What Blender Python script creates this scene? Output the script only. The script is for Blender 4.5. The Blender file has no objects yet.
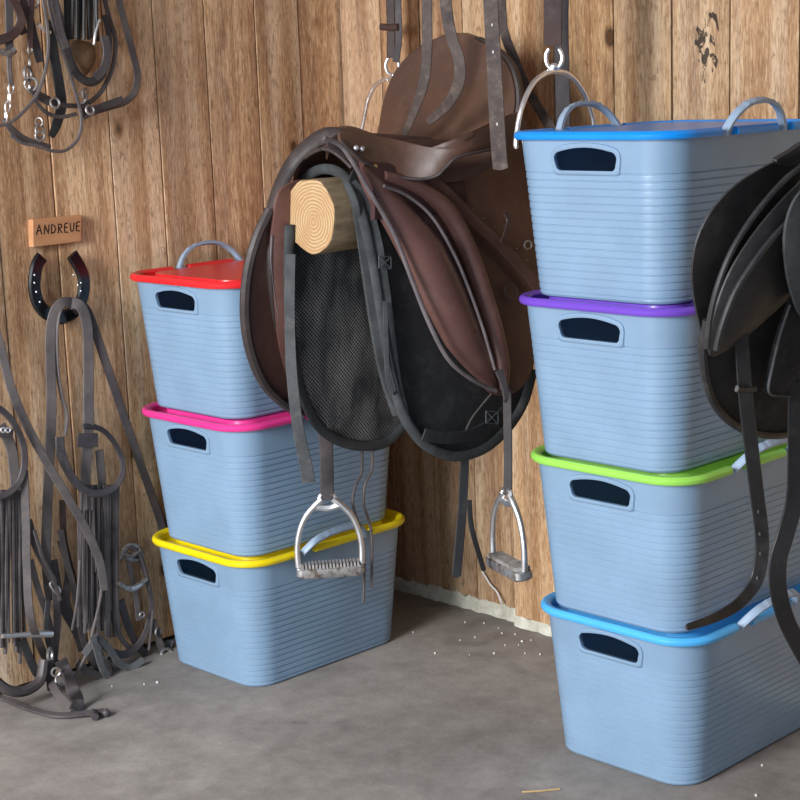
import bpy, bmesh, math, random
from mathutils import Vector, Matrix
random.seed(7)
S = bpy.context.scene
COL = S.collection

# ------------------------------------------------------------------ camera
YAW, PITCH, ROLL, FPX, CAMH = -0.7753475, 0.1943333, -0.0357855, 1633.757, 1.303428
CAM = Vector((0, 0, CAMH))
_f = Vector((-math.sin(YAW) * math.cos(PITCH), math.cos(YAW) * math.cos(PITCH), -math.sin(PITCH)))
_r0 = Vector((math.cos(YAW), math.sin(YAW), 0))
_u0 = _r0.cross(_f)
_r = _r0 * math.cos(ROLL) + _u0 * math.sin(ROLL)
_u = _u0 * math.cos(ROLL) - _r0 * math.sin(ROLL)
cam_d = bpy.data.cameras.new('camera')
cam = bpy.data.objects.new('camera', cam_d)
COL.objects.link(cam)
m = Matrix((( _r.x, _u.x, -_f.x), (_r.y, _u.y, -_f.y), (_r.z, _u.z, -_f.z))).to_4x4()
m.translation = CAM
cam.matrix_world = m
cam_d.sensor_width = 36
cam_d.lens = FPX * 36 / 800
cam_d.clip_start = 0.05
S.camera = cam

# ------------------------------------------------------------------ world, light, exposure
W = bpy.data.worlds.new('world')
S.world = W
W.use_nodes = True
bg = W.node_tree.nodes['Background']
bg.inputs[0].default_value = (0.86, 0.93, 1.0, 1)
bg.inputs[1].default_value = 1.15
ld = bpy.data.lights.new('barn_door_daylight', 'AREA')
ld.shape = 'RECTANGLE'
ld.size, ld.size_y = 1.2, 1.8
ld.energy = 262
ld.color = (0.97, 0.98, 1.0)
lo = bpy.data.objects.new('barn_door_daylight', ld)
COL.objects.link(lo)
lo.location = (-1.9, 1.85, 2.1)
lo.rotation_euler = (Vector((2.5, 2.2, 0.55)) - Vector(lo.location)).to_track_quat('-Z', 'Y').to_euler()
S.view_settings.view_transform = 'Standard'
S.view_settings.look = 'None'
S.view_settings.gamma = 1
S.view_settings.use_curve_mapping = False
S.view_settings.exposure = 0.30

# ------------------------------------------------------------------ back-projection helpers
def ray(px, py):
    return _f + _r * ((px - 400) / FPX) - _u * ((py - 400) / FPX)
def plane_hit(px, py, n, c):
    d = ray(px, py)
    return CAM + d * ((c - CAM.dot(n)) / d.dot(n))
def at_x(px, py, v): return plane_hit(px, py, Vector((1, 0, 0)), v)
def at_y(px, py, v): return plane_hit(px, py, Vector((0, 1, 0)), v)
def at_z(px, py, v): return plane_hit(px, py, Vector((0, 0, 1)), v)
XW, XW2, YW = 2.838, 2.816, 3.065
def LW(px, py, off=0.02): return at_y(px, py, YW - off)

# ------------------------------------------------------------------ material helpers
def srgb(r, g, b):
    def c(v):
        v /= 255
        return v / 12.92 if v <= 0.04045 else ((v + 0.055) / 1.055) ** 2.4
    return (c(r), c(g), c(b), 1)
class NT:
    def __init__(s, name):
        s.m = bpy.data.materials.new(name)
        s.m.use_nodes = True
        s.t = s.m.node_tree
        s.b = s.t.nodes['Principled BSDF']
    def n(s, typ, **kw):
        x = s.t.nodes.new(typ)
        for k, v in kw.items():
            if k.startswith('i_'):
                x.inputs[k[2:].replace('_', ' ')].default_value = v
            else:
                setattr(x, k, v)
        return x
    def l(s, a, b): s.t.links.new(a, b)
    def ramp(s, fac, stops):
        x = s.n('ShaderNodeValToRGB')
        e = x.color_ramp.elements
        while len(e) < len(stops): e.new(0.5)
        for q, (p, c) in zip(e, stops):
            q.position = p
            q.color = c
        s.l(fac, x.inputs[0])
        return x.outputs[0]
    def mix(s, fac, a, b, mode='MIX'):
        x = s.n('ShaderNodeMix', data_type='RGBA', blend_type=mode)
        for sock, v in ((x.inputs[0], fac), (x.inputs[6], a), (x.inputs[7], b)):
            if hasattr(v, 'links'): s.l(v, sock)
            else: sock.default_value = v
        return x.outputs[2]
    def math(s, op, a, b=0.5, clamp=False):
        x = s.n('ShaderNodeMath', operation=op, use_clamp=clamp)
        for sock, v in ((x.inputs[0], a), (x.inputs[1], b)):
            if hasattr(v, 'links'): s.l(v, sock)
            else: sock.default_value = v
        return x.outputs[0]
    def coord(s, scale=(1, 1, 1), rnd=0.0, out='Object'):
        tc = s.n('ShaderNodeTexCoord')
        mp = s.n('ShaderNodeMapping')
        s.l(tc.outputs[out], mp.inputs[0])
        mp.inputs[3].default_value = scale
        if rnd:
            oi = s.n('ShaderNodeObjectInfo')
            mm = s.math('MULTIPLY', oi.outputs['Random'], rnd)
            cx = s.n('ShaderNodeCombineXYZ')
            s.l(mm, cx.inputs[0]); s.l(mm, cx.inputs[1]); s.l(mm, cx.inputs[2])
            s.l(cx.outputs[0], mp.inputs[1])
        return mp.outputs[0]
    def noise(s, vec, scale, detail=4, rough=0.55, dist=0.0):
        x = s.n('ShaderNodeTexNoise', i_Scale=scale, i_Detail=detail, i_Roughness=rough, i_Distortion=dist)
        s.l(vec, x.inputs['Vector'])
        return x.outputs['Fac']
    def bump(s, h, strength=0.3, dist=0.002):
        x = s.n('ShaderNodeBump')
        x.inputs['Strength'].default_value = strength
        x.inputs['Distance'].default_value = dist
        s.l(h, x.inputs['Height'])
        s.l(x.outputs[0], s.b.inputs['Normal'])
    def set(s, color=None, rough=None, metal=None, spec=None):
        for k, v in (('Base Color', color), ('Roughness', rough), ('Metallic', metal), ('Specular IOR Level', spec)):
            if v is None: continue
            if hasattr(v, 'links'): s.l(v, s.b.inputs[k])
            else: s.b.inputs[k].default_value = v
        return s.m

def plastic(name, c, rough=0.34, dust=0.06):
    t = NT(name)
    v = t.coord((1, 1, 1), 5)
    n = t.noise(v, 9, 4)
    dark = tuple(x * 0.88 for x in c[:3]) + (1,)
    return t.set(t.mix(t.ramp(n, [(0.35, (0, 0, 0, 1)), (0.7, (1, 1, 1, 1))]), c, dark), rough, 0, 0.5)

def leather(name, c, c2, rough=0.5, scale=40, bump=0.25, dust=None, dustamt=0.5):
    t = NT(name)
    v = t.coord((1, 1, 1), 9)
    n1 = t.noise(v, scale * 0.25, 5, 0.65)
    n2 = t.noise(v, scale * 9, 3, 0.6)
    col = t.mix(t.ramp(n1, [(0.32, (0, 0, 0, 1)), (0.68, (1, 1, 1, 1))]), c, c2)
    if dust:
        n3 = t.noise(v, scale * 0.6, 6, 0.75)
        col = t.mix(t.ramp(n3, [(0.5, (0, 0, 0, 1)), (0.78, (dustamt,) * 3 + (1,))]), col, dust)
    r = t.ramp(n1, [(0.3, (rough - 0.1,) * 3 + (1,)), (0.7, (rough + 0.15,) * 3 + (1,))])
    t.bump(n2, bump, 0.0012)
    return t.set(col, r, 0, 0.45)

def metal(name, c, rough=0.18, rust=None):
    t = NT(name)
    v = t.coord((1, 1, 1), 4)
    n = t.noise(v, 60, 5, 0.7)
    if rust:
        mk = t.ramp(n, [(0.42, (0, 0, 0, 1)), (0.62, (1, 1, 1, 1))])
        return t.set(t.mix(mk, c, rust), t.ramp(n, [(0.4, (rough,) * 3 + (1,)), (0.65, (0.7,) * 3 + (1,))]), 0.85)
    return t.set(c, t.ramp(n, [(0.3, (rough,) * 3 + (1,)), (0.75, (rough + 0.2,) * 3 + (1,))]), 1.0)

def wood_plank(name, smudge=False):
    t = NT(name)
    oi = t.n('ShaderNodeObjectInfo')
    g = t.coord((1, 1, 0.07), 31)
    g2 = t.coord((1, 1, 0.22), 17)
    k = t.coord((1.0, 0.0, 0.7), 23)
    # knots
    vo = t.n('ShaderNodeTexVoronoi', i_Scale=4.6, i_Randomness=1.0)
    t.l(k, vo.inputs['Vector'])
    kd = vo.outputs['Distance']
    near = t.ramp(kd, [(0.0, (1, 1, 1, 1)), (0.22, (0, 0, 0, 1))])
    # grain bends round the knots
    cx = t.n('ShaderNodeVectorMath', operation='ADD')
    sc = t.n('ShaderNodeVectorMath', operation='SCALE')
    t.l(near, sc.inputs[0]); sc.inputs['Scale'].default_value = 0.02
    t.l(g, cx.inputs[0]); t.l(sc.outputs[0], cx.inputs[1])
    gv = cx.outputs[0]
    w = t.n('ShaderNodeTexWave', wave_type='BANDS', bands_direction='X', i_Scale=3.2, i_Distortion=11.0, i_Detail=4.0, i_Detail_Scale=2.2)
    t.l(gv, w.inputs['Vector'])
    fine = t.noise(gv, 160, 6, 0.7)
    broad = t.noise(gv, 14, 4, 0.6, 0.6)
    patch = t.noise(g2, 9, 5, 0.65)
    speck = t.noise(t.coord((1, 1, 0.5), 13), 70, 4, 0.7)
    f = t.math('ADD', t.math('MULTIPLY', w.outputs['Fac'], 0.10), t.math('MULTIPLY', broad, 0.58))
    f = t.math('ADD', f, t.math('MULTIPLY', fine, 0.32))
    col = t.ramp(f, [(0.35, srgb(126, 95, 68)), (0.45, srgb(168, 135, 102)), (0.54, srgb(192, 161, 126)), (0.66, srgb(216, 195, 166))])
    grey = t.ramp(patch, [(0.46, (0, 0, 0, 1)), (0.72, (0.45,) * 3 + (1,))])
    col = t.mix(grey, col, srgb(160, 142, 124))
    lat = t.noise(t.coord((1, 1, 0.02), 41), 20, 3, 0.6)
    col = t.mix(t.ramp(lat, [(0.50, (0, 0, 0, 1)), (0.66, (0.55,) * 3 + (1,))]), col, srgb(214, 196, 172))
    col = t.mix(t.ramp(lat, [(0.34, (0.5,) * 3 + (1,)), (0.46, (0, 0, 0, 1))]), col, srgb(138, 102, 72))
    fib = t.noise(t.coord((1, 1, 0.13), 7), 300, 3, 0.65)
    col = t.mix(t.ramp(fib, [(0.36, (0.5,) * 3 + (1,)), (0.50, (0, 0, 0, 1))]), col, srgb(112, 84, 62))
    col = t.mix(t.ramp(fib, [(0.54, (0, 0, 0, 1)), (0.70, (0.4,) * 3 + (1,))]), col, srgb(222, 206, 182))
    sp = t.ramp(speck, [(0.56, (0, 0, 0, 1)), (0.70, (0.6,) * 3 + (1,))])
    col = t.mix(sp, col, srgb(104, 78, 58))
    ring = t.ramp(kd, [(0.0, srgb(52, 30, 18)), (0.035, srgb(82, 48, 28)), (0.055, srgb(50, 32, 20)), (0.075, srgb(120, 80, 50))])
    km = t.ramp(kd, [(0.05, (0.9,) * 3 + (1,)), (0.10, (0, 0, 0, 1))])
    # only some cells carry a knot
    sel = t.ramp(vo.outputs['Color'], [(0.60, (0, 0, 0, 1)), (0.63, (1, 1, 1, 1))])
    km = t.math('MULTIPLY', km, sel)
    col = t.mix(km, col, ring)
    col = t.mix(1.0, col, oi.outputs['Color'], 'MULTIPLY')
    if smudge:
        sv = t.coord((1, 1, 1), 0)
        se = t.n('ShaderNodeSeparateXYZ'); t.l(sv, se.inputs[0])
        nn = t.noise(t.coord((1, 1, 0.55), 0), 48, 4, 0.6, 1.2)
        dx = t.math('DIVIDE', t.math('SUBTRACT', se.outputs[0], smudge[0]), smudge[2])
        dz = t.math('DIVIDE', t.math('SUBTRACT', se.outputs[2], smudge[1]), smudge[3])
        rr = t.math('ADD', t.math('MULTIPLY', dx, dx), t.math('MULTIPLY', dz, dz))
        e = t.math('ADD', t.math('SUBTRACT', 0.75, rr), t.math('MULTIPLY', t.math('SUBTRACT', nn, 0.54), 9))
        mk = t.ramp(e, [(0.35, (0, 0, 0, 1)), (0.6, (0.9,) * 3 + (1,))])
        edge = t.ramp(rr, [(0.9, (1, 1, 1, 1)), (1.0, (0, 0, 0, 1))])
        col = t.mix(t.math('MULTIPLY', mk, edge), col, srgb(38, 34, 32))
    t.bump(t.math('ADD', fine, t.math('MULTIPLY', w.outputs['Fac'], 0.4)), 0.45, 0.003)
    return t.set(col, 0.82, 0, 0.25)

def simple_noise(name, c, c2, rough, scale, bump=0.0, bscale=None, spec=0.3, stretch=(1, 1, 1)):
    t = NT(name)
    v = t.coord(stretch, 6)
    n = t.noise(v, scale, 6, 0.65)
    if bump: t.bump(t.noise(v, bscale or scale * 4, 5, 0.7), bump, 0.003)
    return t.set(t.mix(t.ramp(n, [(0.3, (0, 0, 0, 1)), (0.7, (1, 1, 1, 1))]), c, c2), rough, 0, spec)

M = {}
M['box'] = plastic('box_blue_plastic', srgb(148, 178, 205), 0.22)
_t = M['box'].node_tree; _out = _t.nodes['Material Output']; _tr = _t.nodes.new('ShaderNodeBsdfTranslucent'); _mx = _t.nodes.new('ShaderNodeMixShader')
_tr.inputs[0].default_value = srgb(150, 190, 225); _mx.inputs[0].default_value = 0.28
_t.nodes['Principled BSDF'].inputs['Specular IOR Level'].default_value = 0.85
_t.links.new(_t.nodes['Principled BSDF'].outputs[0], _mx.inputs[1]); _t.links.new(_tr.outputs[0], _mx.inputs[2]); _t.links.new(_mx.outputs[0], _out.inputs[0])
M['handle'] = plastic('handle_grey_blue_plastic', srgb(150, 170, 192), 0.45)
for nm, c in (('red', (226, 40, 46)), ('pink', (226, 58, 140)), ('yellow', (240, 214, 20)), ('blue', (20, 140, 232)),
              ('purple', (112, 72, 190)), ('green', (150, 212, 88)), ('sky', (78, 174, 236))):
    M[nm] = plastic('lid_%s_plastic' % nm, srgb(*c), 0.3)
M['brown'] = leather('saddle_brown_leather', srgb(98, 68, 60), srgb(76, 53, 49), 0.42, 30, 0.2, srgb(128, 106, 96), 0.35)
M['brown_roll'] = leather('padded_brown_leather', srgb(112, 79, 72), srgb(88, 61, 57), 0.32, 30, 0.15, srgb(132, 108, 100), 0.3)
M['seat'] = leather('seat_brown_leather', srgb(88, 62, 50), srgb(68, 49, 42), 0.36, 30, 0.18, srgb(130, 108, 96), 0.25)
M['edge'] = leather('dark_leather_edge', srgb(66, 56, 54), srgb(46, 40, 40), 0.5, 40, 0.3, srgb(110, 102, 98), 0.4)
M['piping'] = leather('worn_pale_piping', srgb(112, 104, 106), srgb(74, 66, 68), 0.45, 60, 0.2)
M['underside'] = leather('dark_red_underside', srgb(72, 40, 38), srgb(50, 32, 32), 0.6, 40, 0.2)
M['pad'] = leather('black_suede_pad', srgb(44, 45, 47), srgb(30, 31, 33), 0.9, 30, 0.5, srgb(92, 90, 88), 0.45)
M['binding'] = leather('grey_binding_tape', srgb(84, 88, 92), srgb(62, 66, 70), 0.85, 60, 0.5, srgb(120, 120, 120), 0.4)
M['binding_dark'] = leather('dark_binding_tape', srgb(64, 67, 69), srgb(47, 49, 51), 0.85, 60, 0.5, srgb(100, 100, 100), 0.4)
M['webbing'] = leather('grey_webbing', srgb(86, 88, 90), srgb(64, 66, 69), 0.85, 50, 0.5, srgb(140, 132, 122), 0.5)
M['black_leather'] = leather('black_saddle_leather', srgb(44, 43, 44), srgb(30, 30, 31), 0.55, 30, 0.3, srgb(88, 84, 82), 0.4)
M['black_strap'] = leather('black_strap_leather', srgb(46, 46, 48), srgb(32, 32, 34), 0.5, 40, 0.3, srgb(96, 92, 88), 0.4)
M['girth_black'] = leather('black_girth_leather', srgb(34, 34, 36), srgb(24, 24, 26), 0.5, 40, 0.3, srgb(84, 80, 78), 0.4)
M['strap'] = leather('weathered_strap_leather', srgb(98, 91, 90), srgb(72, 66, 66), 0.55, 40, 0.35, srgb(126, 114, 104), 0.5)
M['strap_worn'] = leather('cracked_worn_strap', srgb(86, 72, 66), srgb(58, 48, 46), 0.5, 90, 0.5, srgb(138, 122, 110), 0.6)
M['strap_dark'] = leather('dark_strap_leather', srgb(76, 70, 71), srgb(54, 49, 51), 0.5, 40, 0.3, srgb(108, 98, 92), 0.5)
M['strap_brown'] = leather('brown_strap_leather', srgb(74, 52, 48), srgb(50, 38, 38), 0.45, 40, 0.25, srgb(104, 92, 86), 0.4)
M['fringe'] = leather('fringe_cord', srgb(92, 85, 85), srgb(62, 57, 58), 0.7, 60, 0.4, srgb(104, 94, 90), 0.5)
M['chrome'] = metal('chrome', (0.92, 0.92, 0.93, 1), 0.3)
M['steel'] = metal('worn_steel', (0.7, 0.7, 0.7, 1), 0.35, (0.2, 0.15, 0.12, 1))
M['brass'] = metal('brass', (0.62, 0.46, 0.2, 1), 0.3)
M['bit'] = metal('dull_bit_metal', (0.5, 0.5, 0.5, 1), 0.35, (0.2, 0.17, 0.15, 1))
M['tread'] = simple_noise('worn_tread_rubber', srgb(176, 172, 168), srgb(120, 112, 108), 0.6, 60, 0.3)
M['felt'] = simple_noise('tan_felt', srgb(150, 122, 92), srgb(116, 94, 72), 0.95, 40, 0.6, 120)
M['horseshoe'] = simple_noise('black_enamel', srgb(20, 21, 24), srgb(12, 12, 14), 0.2, 20, 0.0, None, 0.6)
M['nail'] = metal('nail_steel', (0.5, 0.52, 0.55, 1), 0.3)
M['plank'] = wood_plank('weathered_plank_wood')
M['backing'] = simple_noise('dark_wall_backing', srgb(52, 38, 28), srgb(36, 26, 20), 0.9, 12)
M['boards'] = simple_noise('bounce_board_lining', srgb(152, 162, 178), srgb(136, 146, 162), 0.85, 6)  # cool pale tone for the added wall and overhead lining, cools their bounce light
M['sign'] = simple_noise('sign_wood', srgb(196, 146, 104), srgb(176, 126, 88), 0.6, 10, 0.15, 60, 0.3, (1, 1, 6))
M['ink'] = simple_noise('black_ink', srgb(34, 26, 22), srgb(24, 20, 18), 0.7, 30)
M['mortar'] = simple_noise('pale_mortar', srgb(214, 212, 196), srgb(168, 164, 148), 0.9, 26, 0.7, 90)
M['flake'] = simple_noise('white_flake', srgb(226, 226, 224), srgb(206, 206, 204), 0.8, 20)
M['straw'] = simple_noise('straw', srgb(196, 168, 120), srgb(170, 140, 96), 0.7, 20)
M['bark'] = simple_noise('log_side', srgb(150, 132, 106), srgb(92, 78, 60), 0.9, 34, 0.8, 60, 0.2, (0.25, 1, 1))

def log_end_mat():
    t = NT('log_end_grain')
    v = t.coord((1, 1, 1), 0)
    nd = t.n('ShaderNodeVectorMath', operation='ADD')
    tn = t.n('ShaderNodeTexNoise', i_Scale=9.0, i_Detail=3.0)
    t.l(v, tn.inputs['Vector'])
    sub = t.n('ShaderNodeVectorMath', operation='SCALE'); sub.inputs['Scale'].default_value = 0.022
    t.l(tn.outputs['Color'], sub.inputs[0])
    t.l(v, nd.inputs[0]); t.l(sub.outputs[0], nd.inputs[1])
    w = t.n('ShaderNodeTexWave', wave_type='RINGS', rings_direction='X', i_Scale=46.0, i_Distortion=2.6, i_Detail=3.0, i_Detail_Scale=1.5)
    t.l(nd.outputs[0], w.inputs['Vector'])
    col = t.ramp(w.outputs['Fac'], [(0.1, srgb(158, 124, 86)), (0.5, srgb(178, 148, 110)), (0.9, srgb(188, 162, 126))])
    n = t.noise(v, 22, 5, 0.6)
    col = t.mix(t.ramp(n, [(0.4, (0, 0, 0, 1)), (0.7, (0.6,) * 3 + (1,))]), col, srgb(168, 126, 84))
    t.bump(t.noise(v, 120, 4, 0.7), 0.5, 0.002)
    return t.set(col, 0.75, 0, 0.25)
M['log_end'] = log_end_mat()

def mesh_mat():
    t = NT('black_spacer_mesh')
    tc = t.n('ShaderNodeTexCoord')
    mp = t.n('ShaderNodeMapping'); t.l(tc.outputs['UV'], mp.inputs[0])
    mp.inputs[2].default_value = (0, 0, math.radians(45))
    vo = t.n('ShaderNodeTexVoronoi', i_Scale=165.0, i_Randomness=0.06)
    t.l(mp.outputs[0], vo.inputs['Vector'])
    hole = t.ramp(vo.outputs['Distance'], [(0.30, (0, 0, 0, 1)), (0.44, (1, 1, 1, 1))])
    n = t.noise(t.coord((1, 1, .35)), 14, 4, 0.6)
    thread = t.ramp(n, [(0.38, srgb(70, 76, 82)), (0.66, srgb(164, 166, 166))])
    col = t.mix(hole, srgb(15, 18, 21), thread)
    t.bump(hole, 0.6, 0.002)
    return t.set(col, 0.8, 0, 0.3)
M['mesh'] = mesh_mat()

def floor_mat():
    t = NT('worn_concrete')
    v = t.coord((1, 1, 1))
    a = t.noise(v, 2.2, 6, 0.62)
    b = t.noise(v, 14, 6, 0.7)
    c = t.noise(v, 120, 4, 0.7)
    f = t.math('ADD', t.math('MULTIPLY', a, 0.55), t.math('MULTIPLY', b, 0.45))
    col = t.ramp(f, [(0.36, srgb(116, 110, 105)), (0.5, srgb(137, 131, 126)), (0.64, srgb(158, 152, 146))])
    sp = t.ramp(c, [(0.6, (0, 0, 0, 1)), (0.75, (0.4,) * 3 + (1,))])
    col = t.mix(sp, col, srgb(96, 90, 86))
    st = t.ramp(t.noise(v, 5.5, 3, 0.5, 0.8), [(0.62, (0, 0, 0, 1)), (0.72, (0.35,) * 3 + (1,))])
    col = t.mix(st, col, srgb(92, 88, 86))
    t.bump(t.math('ADD', b, t.math('MULTIPLY', c, 0.5)), 0.35, 0.004)
    return t.set(col, 0.78, 0, 0.3)
M['floor'] = floor_mat()

# ------------------------------------------------------------------ mesh helpers
class MB:
    def __init__(s): s.v = []; s.f = []
    def add(s, vs, fs):
        o = len(s.v)
        s.v += [tuple(x) for x in vs]
        s.f += [tuple(i + o for i in q) for q in fs]
        return s
    def mesh(s, name, smooth=True, angle=40):
        me = bpy.data.meshes.new(name)
        me.from_pydata(s.v, [], s.f)
        me.validate()
        bm = bmesh.new(); bm.from_mesh(me)
        bmesh.ops.recalc_face_normals(bm, faces=bm.faces)
        bm.to_mesh(me); bm.free()
        if smooth:
            me.shade_smooth()
            me.set_sharp_from_angle(angle=math.radians(angle))
        return me
def obj(name, mesh, mat, parent=None, loc=None):
    if isinstance(mesh, MB): mesh = mesh.mesh(name)
    o = bpy.data.objects.new(name, mesh)
    if name in ('punched_holes', 'nail_heads', 'box_stitching', 'tread_ribs'): o['kind'] = 'stuff'
    if mat and not mesh.materials: mesh.materials.append(M[mat])
    COL.objects.link(o)
    if loc: o.location = loc
    if parent:
        o.parent = parent
        if loc is None and parent.matrix_basis != Matrix.Identity(4):
            o.matrix_parent_inverse = parent.matrix_basis.inverted()
    return o
def thing(name, label, cat, loc=(0, 0, 0), rz=0.0, group=None):
    o = bpy.data.objects.new(name, None)
    COL.objects.link(o)
    o.empty_display_size = 0.05
    o.location = loc
    o.rotation_euler = (0, 0, rz)
    o['label'] = label; o['category'] = cat
    if group: o['group'] = group
    return o
def tag(o, label, cat, group=None):
    o['label'] = label; o['category'] = cat
    if group: o['group'] = group
    return o
def catmull(pts, n=8, closed=False):
    pts = [Vector(p) for p in pts]
    if len(pts) < 3 and not closed:
        return [pts[0].lerp(pts[-1], i / n) for i in range(n + 1)]
    N = len(pts); out = []
    for i in range(N if closed else N - 1):
        if closed: p0, p1, p2, p3 = pts[i - 1], pts[i], pts[(i + 1) % N], pts[(i + 2) % N]
        else: p0, p1, p2, p3 = pts[max(i - 1, 0)], pts[i], pts[i + 1], pts[min(i + 2, N - 1)]
        for k in range(n):
            t = k / n
            out.append(0.5 * ((2 * p1) + (p2 - p0) * t + (2 * p0 - 5 * p1 + 4 * p2 - p3) * t * t + (3 * p1 - p0 - 3 * p2 + p3) * t ** 3))
    if not closed: out.append(pts[-1])
    return out
def lerp_list(vals, t):
    if not isinstance(vals, (list, tuple)): return vals
    x = t * (len(vals) - 1); i = min(int(x), len(vals) - 2)
    return vals[i] + (vals[i + 1] - vals[i]) * (x - i)
def sweep(mb, path, section, normal=(0, -1, 0), closed=False, scale=1.0, cap=True, normals=None):
    """sweep a closed 2-D section (side, out) along a 3-D path; 'out' follows the normal hint"""
    P = [Vector(p) for p in path]; N = len(P); ns = len(section); vs = []; fs = []
    last = None
    for i, p in enumerate(P):
        a = P[(i - 1) % N] if (closed or i) else P[0]
        b = P[(i + 1) % N] if (closed or i < N - 1) else P[-1]
        t = (b - a)
        if t.length < 1e-9: t = last or Vector((0, 0, 1))
        t = t.normalized(); last = t
        nh = Vector(normals[i] if normals else normal)
        n = nh - t * nh.dot(t)
        if n.length < 0.05:
            n = Vector((0.3, 0.2, 1)) - t * Vector((0.3, 0.2, 1)).dot(t)
        n.normalize(); sd = t.cross(n)
        k = lerp_list(scale, i / max(1, N - 1))
        for (x, y) in section: vs.append(p + sd * (x * k) + n * (y * k))
    for i in range(N if closed else N - 1):
        j = (i + 1) % N
        for q in range(ns):
            w = (q + 1) % ns
            fs.append((i * ns + q, i * ns + w, j * ns + w, j * ns + q))
    if cap and not closed:
        fs.append(tuple(range(ns - 1, -1, -1)))
        fs.append(tuple((N - 1) * ns + q for q in range(ns)))
    mb.add(vs, fs)
    return mb
def circ(r, n=8, ry=None):
    ry = r if ry is None else ry
    return [(r * math.cos(2 * math.pi * i / n), ry * math.sin(2 * math.pi * i / n)) for i in range(n)]
def flat(w, t):
    """strap section with softened edges: width w, thickness t (rests on the path, grows outwards)"""
    h = w / 2; e = min(t * 0.35, h * 0.4)
    return [(-h, e), (-h + e, 0), (h - e, 0), (h, e), (h, t - e), (h - e, t), (-h + e, t), (-h, t - e)]
def tube(mb, pts, r, n=8, closed=False, smooth=6, scale=1.0, normal=(0, -1, 0), ry=None):
    p = catmull(pts, smooth, closed) if smooth else pts
    return sweep(mb, p, circ(r, n, ry), normal, closed, scale)
def strap(mb, pts, w, t=0.004, normal=(0, -1, 0), smooth=8, normals=None, scale=1.0, tip=False):
    p = catmull(pts, smooth)
    nn = None
    if normals:
        nn = catmull(normals, smooth)
    sc = scale
    N = len(p); vs = []
    sec = flat(w, t)
    # the scale only narrows the width
    P = p; ns = len(sec); V = []; F = []
    last = None
    for i, q in enumerate(P):
        a = P[max(i - 1, 0)]; b = P[min(i + 1, N - 1)]
        tt = (b - a).normalized() if (b - a).length > 1e-9 else last
        last = tt
        nh = Vector(nn[i] if nn else normal)
        n = nh - tt * nh.dot(tt)
        if n.length < 0.05: n = Vector((0.3, 0.2, 1)) - tt * Vector((0.3, 0.2, 1)).dot(tt)
        n.normalize(); sd = tt.cross(n)
        k = lerp_list(sc, i / (N - 1))
        if tip and i == N - 1: k = 0.25
        for (x, y) in sec: V.append(q + sd * (x * k) + n * y)
    for i in range(N - 1):
        for q in range(ns):
            w2 = (q + 1) % ns
            F.append((i * ns + q, i * ns + w2, (i + 1) * ns + w2, (i + 1) * ns + q))
    F.append(tuple(range(ns - 1, -1, -1))); F.append(tuple((N - 1) * ns + q for q in range(ns)))
    return mb.add(V, F)
def torus(mb, c, ax, up, R, r, n=20, k=8, sx=1.0, arc=(0, 360)):
    ax = Vector(ax).normalized(); up = Vector(up); up = (up - ax * up.dot(ax)).normalized(); sd = ax.cross(up)
    full = abs(arc[1] - arc[0]) >= 360
    pts = []
    for i in range(n if full else n + 1):
        a = math.radians(arc[0] + (arc[1] - arc[0]) * i / n)
        pts.append(Vector(c) + up * (R * math.cos(a)) + sd * (R * sx * math.sin(a)))
    return sweep(mb, pts, circ(r, k), ax, full)
def box(mb, c, s, ax=None):
    """box at c with full sizes s; ax = three axes"""
    ax = ax or (Vector((1, 0, 0)), Vector((0, 1, 0)), Vector((0, 0, 1)))
    c = Vector(c); vs = []
    for i in (-1, 1):
        for j in (-1, 1):
            for k in (-1, 1):
                vs.append(c + ax[0] * (i * s[0] / 2) + ax[1] * (j * s[1] / 2) + ax[2] * (k * s[2] / 2))
    return mb.add(vs, [(0, 1, 3, 2), (4, 6, 7, 5), (0, 4, 5, 1), (2, 3, 7, 6), (0, 2, 6, 4), (1, 5, 7, 3)])
def ball(mb, c, r, n=8, k=5):
    vs = [Vector(c) + Vector((0, 0, r))]; fs = []
    for i in range(1, k):
        t = math.pi * i / k
        for j in range(n):
            a = 2 * math.pi * j / n
            vs.append(Vector(c) + Vector((r * math.sin(t) * math.cos(a), r * math.sin(t) * math.sin(a), r * math.cos(t))))
    vs.append(Vector(c) - Vector((0, 0, r)))
    for j in range(n): fs.append((0, 1 + j, 1 + (j + 1) % n))
    for i in range(k - 2):
        for j in range(n):
            fs.append((1 + i * n + j, 1 + (i + 1) * n + j, 1 + (i + 1) * n + (j + 1) % n, 1 + i * n + (j + 1) % n))
    L = len(vs) - 1
    for j in range(n): fs.append((L, 1 + (k - 2) * n + (j + 1) % n, 1 + (k - 2) * n + j))
    return mb.add(vs, fs)
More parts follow.
